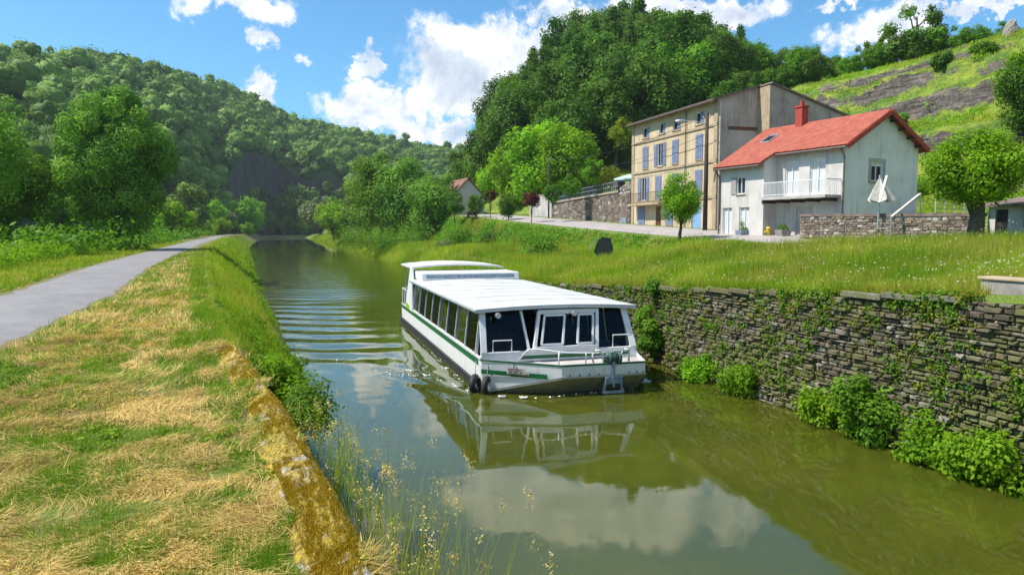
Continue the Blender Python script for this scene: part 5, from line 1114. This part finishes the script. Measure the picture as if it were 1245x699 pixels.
# ---------------------------------------------------------------- the boat
def tour_boat():
    root = tag(empty('tour_boat', (5.42, 21.35, 0), R(-1.1)), 'long white passenger boat with green stripes and dark side windows', 'boat')
    Wd = 4.95; LB = 17.2; yc = -.6; yf = -1.75; xl = 2.1; xr = 4.7; zt = 1.0; zf = .92
    A = [(0,yc,zt),(xl,yf,zf),(xr,yf,zf),(Wd,yc,zt),(Wd,LB,zt),(0,LB,zt)]           # sheer line
    K = [(.05,yc+.05,.02),(xl,yf,.54),(xr,yf,.54),(Wd-.05,yc+.05,.02)]               # knuckle of the bow
    m = MB(); m.quad(A[0],A[1],K[1],K[0]); m.quad(A[1],A[2],K[2],K[1]); m.quad(A[2],A[3],K[3],K[2])
    m.quad((0,yc,zt),(0,LB,zt),(.05,LB,-.45),(.05,yc+.05,-.0)); m.quad(K[0],(.05,LB,-.45),(.05,yc+.6,-.45),K[0]) if False else None
    m.quad((Wd,yc,zt),(Wd,LB,zt),(Wd-.05,LB,-.45),(Wd-.05,yc+.05,0)); m.quad((0,LB,zt),(Wd,LB,zt),(Wd-.05,LB,-.45),(.05,LB,-.45)); m.build('hull', M['hull_white'], root)
    m = MB(); B = [(.1,yc+.35,-.4),(xl-.2,yf+.95,-.4),(xr-.0,yf+.95,-.4),(Wd-.1,yc+.35,-.4)]
    m.quad(K[0],K[1],B[1],B[0]); m.quad(K[1],K[2],B[2],B[1]); m.quad(K[2],K[3],B[3],B[2]); m.build('bow_plate', M['hull_low'], root)
    m = MB(); m.bar(Vector(K[0])+Vector((-.02,-.02,0)), Vector(K[1])+Vector((0,-.02,0)), .07); m.bar(Vector(K[1])+Vector((0,-.02,0)), Vector(K[2])+Vector((0,-.02,0)), .05); m.build('knuckle_rail', M['steel'], root)
    m = MB(); m.box(-.07,-.005,yc+.1,LB,-.02,.16); m.box(-.09,-.005,yc+.1,LB,.2,.26); m.build('rubbing_strake', M['black_rubber'], root)
    def stripe(a, b, h0, h1, off, mat='green_paint', nm='green_stripe'):
        a = Vector(a); b = Vector(b); o = Vector(off); MB().add([a+o+Vector((0,0,-h0)), b+o+Vector((0,0,-h1)), b+o, a+o], [(0,1,2,3)]).build(nm, M[mat], root)
    stripe((-.0,yc+.4,.93),(-.0,LB,.93),.16,.16,(-.012,0,0)); stripe((0,12.8,1.0),(0,15.4,1.22),.1,.30,(-.016,0,0),'lime_paint','lime_stripe')
    nrm = Vector((yf-yc, -(xl), 0)).normalized()*.012
    stripe(Vector((0,yc,.70)), Vector((xl*.82,yc+(yf-yc)*.82,.62)), .13,.13, nrm); stripe(Vector((0,yc,zt-.01)), Vector((xl,yf,zf-.01)), .05,.05, nrm); stripe((xl,yf,zf-.01),(xr,yf,zf-.01),.05,.05,(0,-.012,0))
    d = Vector((xl,yf-yc,0)).normalized(); c = Vector((xl*.46, yc+(yf-yc)*.46, 0))+nrm*1.5
    b = MB(); b.add([c-d*.33+Vector((0,0,.60)), c+d*.33+Vector((0,0,.55)), c+d*.33+Vector((0,0,.66)), c-d*.33+Vector((0,0,.74))], [(0,1,2,3)]); nb = b.build('name_board', M['cloth_beige'], root)
    b = MB(); c2 = c+nrm*.6
    for i in range(11): q = c2+d*(-.28+.055*i); b.bar(q+Vector((0,0,.62-.006*i)), q+d*.03+Vector((0,0,.69-.006*i-.02*(i % 3))), .018)
    b.bar(c2-d*.12+Vector((0,0,.74)), c2-d*.12+Vector((0,0,.93)), .02); b.bar(c2-d*.3+Vector((0,0,.75)), c2+d*.15+Vector((0,0,.73)), .02); b.build('boat_emblem', M['brown_door'], nb)
    # decks
    m = MB(); m.poly([(.02,yc,.86),(xl,yf+.03,.80),(xr,yf+.03,.80),(Wd-.02,yc,.86),(Wd-.02,.2,.86),(.02,.2,.86)]); m.quad((.03,13.2,.9),(Wd-.03,13.2,.9),(Wd-.03,LB,.9),(.03,LB,.9)); m.build('deck', M['grey_render'], root)
    m = MB(); m.quad((.05,.2,.35),(Wd-.05,.2,.35),(Wd-.05,13.2,.35),(.05,13.2,.35)); m.quad((.05,13.2,.35),(Wd-.05,13.2,.35),(Wd-.05,13.2,2.3),(.05,13.2,2.3)); m.build('cabin_floor', M['dark_inside'], root)
    # side glazing, leaning in
    zb, zh = 1.0, 2.34; li = .16
    for sx, sgn in ((0, 1), (Wd, -1)):
        fx = lambda z, o=0: sx + sgn*(li*(z-zb)/(zh-zb) + o)
        n_ = 8; y0, y1 = .05, 12.9
        for i in range(n_):
            a = y0+(y1-y0)*i/n_; b_ = y0+(y1-y0)*(i+1)/n_
            MB().quad((fx(zb,.02),a+.05,zb+.02),(fx(zb,.02),b_-.05,zb+.02),(fx(zh,.02),b_-.05,zh),(fx(zh,.02),a+.05,zh)).build('side_window', M['glass'], root)
        m = MB()
        for i in range(n_+1): a = y0+(y1-y0)*i/n_; m.bar((fx(zb,-.01),a,zb),(fx(zh,-.01),a,zh),.09 if i in (0,n_) else .045,.04, up=(0,1,0)) 
        m.bar((fx(zb,-.01),yc,zb+.01),(fx(zb,-.01),y1,zb+.01),.06,.07); m.build('window_frame', M['white_paint'], root)
    # roof: slightly cambered slab
    m = MB(); ys = [-.35, 0, 3, 6, 9, 12, 13.2]; n_ = 10
    def rz_(u): return 2.42 + .09*(1-(2*u-1)**2)
    vs = []; 
    for y in ys:
        for k in range(n_+1): u = k/n_; vs.append((-.10+(Wd+.2)*u, y, rz_(u)))
    top = len(vs); vs += [(x,y,z-.11) for x,y,z in vs]; w_ = n_+1; fs = []
    for i in range(len(ys)-1):
        for k in range(n_): a = i*w_+k; fs += [(a,a+1,a+w_+1,a+w_), (top+a,top+a+w_,top+a+w_+1,top+a+1)]
    for k in range(n_): fs += [(k,top+k,top+k+1,k+1)]; a = (len(ys)-1)*w_+k; fs += [(a,a+1,top+a+1,top+a)]
    for i in range(len(ys)-1): a = i*w_; fs += [(a,a+w_,top+a+w_,top+a)]; a = i*w_+n_; fs += [(a,top+a,top+a+w_,a+w_)]
    m.add(vs, fs); m.build('roof', M['roof_white'], root)
    for y in (1.5,3,4.5,6,7.5,9,10.5): m = MB(); [m.bar((-.08+(Wd+.16)*k/10,y,rz_(k/10)+.008),(-.08+(Wd+.16)*(k+1)/10,y,rz_((k+1)/10)+.008),.035,.012) for k in range(10)]; m.build('roof_seam', M['white_paint'], root)
    m = MB(); m.tube([(-.12,-.35,2.36),(-.12,13.2,2.36)], .035, 6); m.build('roof_gutter', M['steel'], root)
    # front: raked screen
    yb, yt = -.55, -.12; fy = lambda z: yb + (yt-yb)*(z-1.16)/(2.33-1.16)
    m = MB(); m.box(.0,Wd,yb-.04,yb+.06,.86,1.17); m.build('front_panel', M['white_paint'], root, bevel=.015)
    MB().box(1.2,Wd-.25,yb-.055,yb-.042,.93,1.03).build('green_stripe', M['green_paint'], root)
    for x0, x1, w1 in ((.09,.14,.17),(Wd-.09,Wd-.26,.19),(1.48,1.34,.07)): MB().bar((x0,fy(1.16),1.16),(x1,fy(2.33),2.33),w1,.09, up=(0,1,0)).build('pillar', M['white_paint'], root)
    MB().quad((.2,fy(1.2)+.02,1.2),(1.44,fy(1.2)+.02,1.2),(1.30,fy(2.3)+.02,2.3),(.24,fy(2.3)+.02,2.3)).build('front_window', M['glass_clear'], root)
    MB().quad((3.65,fy(1.2)+.02,1.2),(Wd-.2,fy(1.2)+.02,1.2),(Wd-.34,fy(2.3)+.02,2.3),(3.8,fy(2.3)+.02,2.3)).build('front_window', M['glass_clear'], root)
    # wheelhouse screen: white frame with three panes, stands a little proud
    q = lambda x, z, o=0: (x, fy(z)-.07+o, z)
    bl, br, tl, tr_ = 1.62, 3.62, 1.90, 3.78; X = lambda u, z: (bl+(br-bl)*u)*(1-(z-1.17)/(1.16)) + (tl+(tr_-tl)*u)*((z-1.17)/1.16)
    m = MB()
    m.bar(q(X(0,1.17),1.17),q(X(0,2.32),2.32),.09,.12,up=(0,1,0)); m.bar(q(X(1,1.17),1.17),q(X(1,2.32),2.32),.09,.12,up=(0,1,0)); m.bar(q(X(0,2.28),2.28),q(X(1,2.28),2.28),.13,.12,up=(0,1,0)); m.bar(q(X(0,1.22),1.22),q(X(1,1.22),1.22),.12,.16,up=(0,1,0))
    wf = m.build('wheelhouse_frame', M['white_paint'], root); m = MB()
    for u in (.10,.44,.68,.93): m.bar(q(X(u,1.33),1.33,-.03),q(X(u,2.18),2.18,-.03),.06,.05,up=(0,1,0))
    for u0,u1 in ((.10,.44),(.68,.93)): m.bar(q(X(u0,1.33),1.33,-.03),q(X(u1,1.33),1.33,-.03),.06,.05,up=(0,1,0)); m.bar(q(X(u0,2.18),2.18,-.03),q(X(u1,2.18),2.18,-.03),.06,.05,up=(0,1,0))
    m.build('window_sash', M['white_paint'], wf)
    for u0,u1,mt in ((.1,.44,'glass'),(.44,.68,'glass_clear'),(.68,.93,'glass')): MB().quad(q(X(u0,1.33),1.33),q(X(u1,1.33),1.33),q(X(u1,2.18),2.18),q(X(u0,2.18),2.18)).build('pane', M[mt], wf)
    m = MB(); m.box(1.7,3.5,.15,.75,.9,1.25); m.build('dashboard', M['dark_inside'], root); m = MB(); m.torus((2.6,.1,1.45),(0,.8,.35),.2,.02,18,6); m.build('steering_wheel', M['black_rubber'], root)
    for x in (.55, 2.95):
        m = MB(); m.tube([(x,-.50,2.24),(x,-.40,2.24),(x,-.36,2.24)], [.085,.085,.05], 12); l = m.build('headlamp', M['steel'], root)
        m = MB(); m.tube([(x,-.515,2.24),(x,-.503,2.24)], .075, 12); m.build('lens', M['curtain'], l)
    # seats
    for i in range(9):
        for x0 in (.5, 2.95):
            m = MB(); y = 1.6+i*1.25; m.box(x0,x0+1.45,y,y+.45,.75,.85); m.box(x0,x0+1.45,y+.42,y+.52,.8,1.4); m.box(x0+.1,x0+.18,y+.1,y+.4,.36,.75); m.box(x0+1.25,x0+1.33,y+.1,y+.4,.36,.75); m.build('seat', M['seat_cloth'], root, bevel=.02)
    # raised rear house and stern canopy
    m = MB(); m.box(.25,Wd-.1,11.9,14.6,2.44,2.80); m.build('raised_cabin', M['white_paint'], root, bevel=.04); MB().box(.45,Wd-.35,11.875,11.895,2.56,2.72).build('raised_window', M['bluegrey_steel'], root)
    m = MB(); m.box(-.02,Wd+.0,13.22,14.2,.9,2.36); m.build('rear_bulkhead', M['white_paint'], root, bevel=.03)
    m = MB(); vs = []
    for y in (14.0, 18.0):
        for k in range(9): u = k/8; vs.append((.1+(Wd-.4)*u, y, 2.98+.14*(1-(2*u-1)**2)))
    top = len(vs); vs += [(x,y,z-.08) for x,y,z in vs]; fs = [(k,k+1,10+k,9+k) for k in range(8)] + [(top+k,top+9+k,top+10+k,top+k+1) for k in range(8)] + [(k,top+k,top+k+1,k+1) for k in range(8)] + [(9+k,10+k,top+10+k,top+9+k) for k in range(8)] + [(0,9,top+9,top),(8,top+8,top+17,17)]
    m.add(vs, fs); m.build('stern_canopy', M['roof_white'], root)
    m = MB(); m.add([(-.01,13.2,1.0),(-.01,15.6,1.0),(.1,14.6,2.95),(.1,14.0,2.95),(.08,13.2,1.0),(.08,15.6,1.0),(.18,14.6,2.95),(.18,14.0,2.95)], [(0,1,2,3),(4,7,6,5),(0,4,5,1),(1,5,6,2),(2,6,7,3),(3,7,4,0)]); m.build('stern_fin', M['white_paint'], root)
    m = MB(); m.box(-.03,.14,12.5,13.4,2.30,2.42); m.build('corner_trim', M['yellow_paint'], root)
    m = MB(); 
    for x in (.3, Wd-.3): m.bar((x,17.6,.9),(x,17.6,2.95),.06)
    m.build('canopy_post', M['steel'], root)
    m = MB(); m.tube([(.05,15.6,1.75),(.05,LB-.05,1.75),(Wd-.05,LB-.05,1.75)], .025, 6); [m.tube([(.05,y,1.0),(.05,y,1.75)], .02, 6) for y in (15.6,16.4,LB-.05)]; m.build('stern_rail', M['white_paint'], root)
    # bow rails
    m = MB(); m.tube([(1.0,-1.05,.98),(1.25,-1.15,1.30),(1.45,-1.25,1.33),(xl+.2,yf+.12,1.24),(xl+1.0,yf+.08,1.20),(3.75,yf+.08,1.2)], .022, 7)
    for x, y, z in ((xl-.05,yf+.15,1.27),(xl+.75,yf+.08,1.21)): m.tube([(x,y,.82),(x,y,z)], .02, 6)
    m.build('bow_rail', M['white_paint'], root, smooth=True)
    for x in (3.25, 4.05):
        m = MB(); k = 1 if x > 3.5 else -1; m.tube([(x-.16,yf+.08,.92),(x-.17+.05*k,yf+.06,1.15),(x-.05+.06*k,yf+.04,1.30),(x+.08+.06*k,yf+.04,1.27),(x+.14,yf+.05,1.1),(x+.15,yf+.08,.92)], .032, 8); m.build('bow_handle', M['white_paint'], root, smooth=True)
    m = MB(); m.tube([(.35,-.62,1.17),(.35,-.62,1.52),(.92,-.62,1.52),(.92,-.62,1.17)], .02, 6); m.tube([(4.15,-.62,1.17),(4.15,-.62,1.55),(4.7,-.62,1.55)], .02, 6); m.build('grab_rail', M['white_paint'], root)
    # windlass and anchor at the stem
    m = MB(); m.tube([(3.42,yf+.1,1.02),(3.95,yf+.1,1.0)], .13, 14); m.tube([(3.45,yf+.02,1.14),(3.9,yf+.05,.95)], .10, 10); m.torus((3.55,yf+.05,1.05),(1,.1,0),.15,.04,16,6); m.torus((3.85,yf+.05,1.03),(1,.1,0),.15,.04,16,6); m.build('windlass', M['winch'], root, smooth=True)
    m = MB(); m.bar((3.66,yf-.06,.95),(3.66,yf-.06,.20),.07); m.bar((3.45,yf-.05,.50),(3.35,yf-.02,.02),.10,.07); m.bar((3.87,yf-.05,.50),(3.95,yf-.02,.02),.10,.07); m.box(3.33,3.99,yf-.11,yf-.03,.02,.10); m.box(3.40,3.95,yf-.07,yf-.015,.30,.52); m.build('anchor', M['bluegrey_steel'], root, bevel=.01)
    m = MB()
    for x in (2.3,2.6,2.9,3.2,4.15,4.4,4.6): m.box(x,x+.06,yf-.015,yf-.004,.56,.60+.05*((x*10) % 3)/3)
    m.build('scuff_mark', M['hull_low'], root)
    return root
boat = tour_boat()
mw = Matrix.Translation((5.42,21.35,0)) @ Matrix.Rotation(R(-1.1), 4, 'Z')
for lab, c in (('black tyre fender hanging at the left corner of the boat bow', (-.16,-.42,.22)), ('second black tyre fender set back of the bow corner tyre', (.13,-.72,.2)), ('black tyre fender hanging at the right side of the boat bow', (5.12,-.55,.30))):
    root = tag(empty('tyre_fender', mw @ Vector(c), R(-12)), lab, 'tyre', 'tyre fenders hung round the boat bow')
    m = MB(); m.torus((0,0,0),(.9,-.35,0),.22,.10,22,10); m.build('tyre', M['black_rubber'], root, smooth=True); m = MB(); m.torus((0,0,0),(.9,-.35,0),.135,.03,18,6); m.build('bead', M['steel'], root, smooth=True); m = MB(); m.tube([(0,0,.2),(.05,.05,.7)], .012, 5); m.build('rope', M['cloth_beige'], root)
def foam():
    rg = np.random.default_rng(12); P = []
    def line(a, b, n, sp, dens=1):
        t = rg.random(n); q = np.array(a)[None]*(1-t)[:,None] + np.array(b)[None]*t[:,None]; q = q + rg.normal(size=(n,2))*sp*(.3+t[:,None]); ok = fbm(q[:,0]*3, q[:,1]*3, 3, 2) > -.05+.3*t; P.append(q[ok])
    line((5.2,20.6),(3.6,25.5),900,.09); line((5.2,20.5),(5.15,27),500,.06); line((5.1,20.3),(6.6,19.5),900,.05); line((10.6,20.5),(11.9,24),1300,.10); line((10.5,20.5),(11.3,20.9),500,.08); line((7,19.4),(10.2,19.8),120,.07); line((4.6,22),(1.6,27.5),260,.25); line((5.3,27),(5.3,37),160,.08)
    q = np.concatenate(P); n = len(q); s_ = rg.uniform(.006,.034,n); a = rg.uniform(0,6.28,n); c = np.stack([np.cos(a),np.sin(a)],1)*s_[:,None]; d_ = np.stack([-np.sin(a),np.cos(a)],1)*s_[:,None]*.6
    V = np.stack([q-c, q+d_, q+c, q-d_], 1).reshape(-1,2); V = np.concatenate([V, np.full((len(V),1), .045)+rg.uniform(-.02,.03,(len(V),1))], 1)
    tag(np_mesh('foam', V, np.arange(4*n).reshape(n,4), M['foam']), 'white foam of the wake around the boat bow', 'foam', kind='stuff')
foam()

# ---------------------------------------------------------------- air
def haze():
    m = MB(); m.box(-1100, 1100, -60, 1250, -3, 260)
    def f(n):
        v = n.new('ShaderNodeVolumePrincipled', ins={'Color': (.80,.90,1.0), 'Density': HAZE_DENSITY, 'Anisotropy': .3})
        n.new('ShaderNodeOutputMaterial', ins={1: v.outputs[0]})
    tag(m.build('haze', material('haze', f)), 'thin blue air over the valley', 'haze', kind='stuff')
HAZE_DENSITY = .00011
haze()
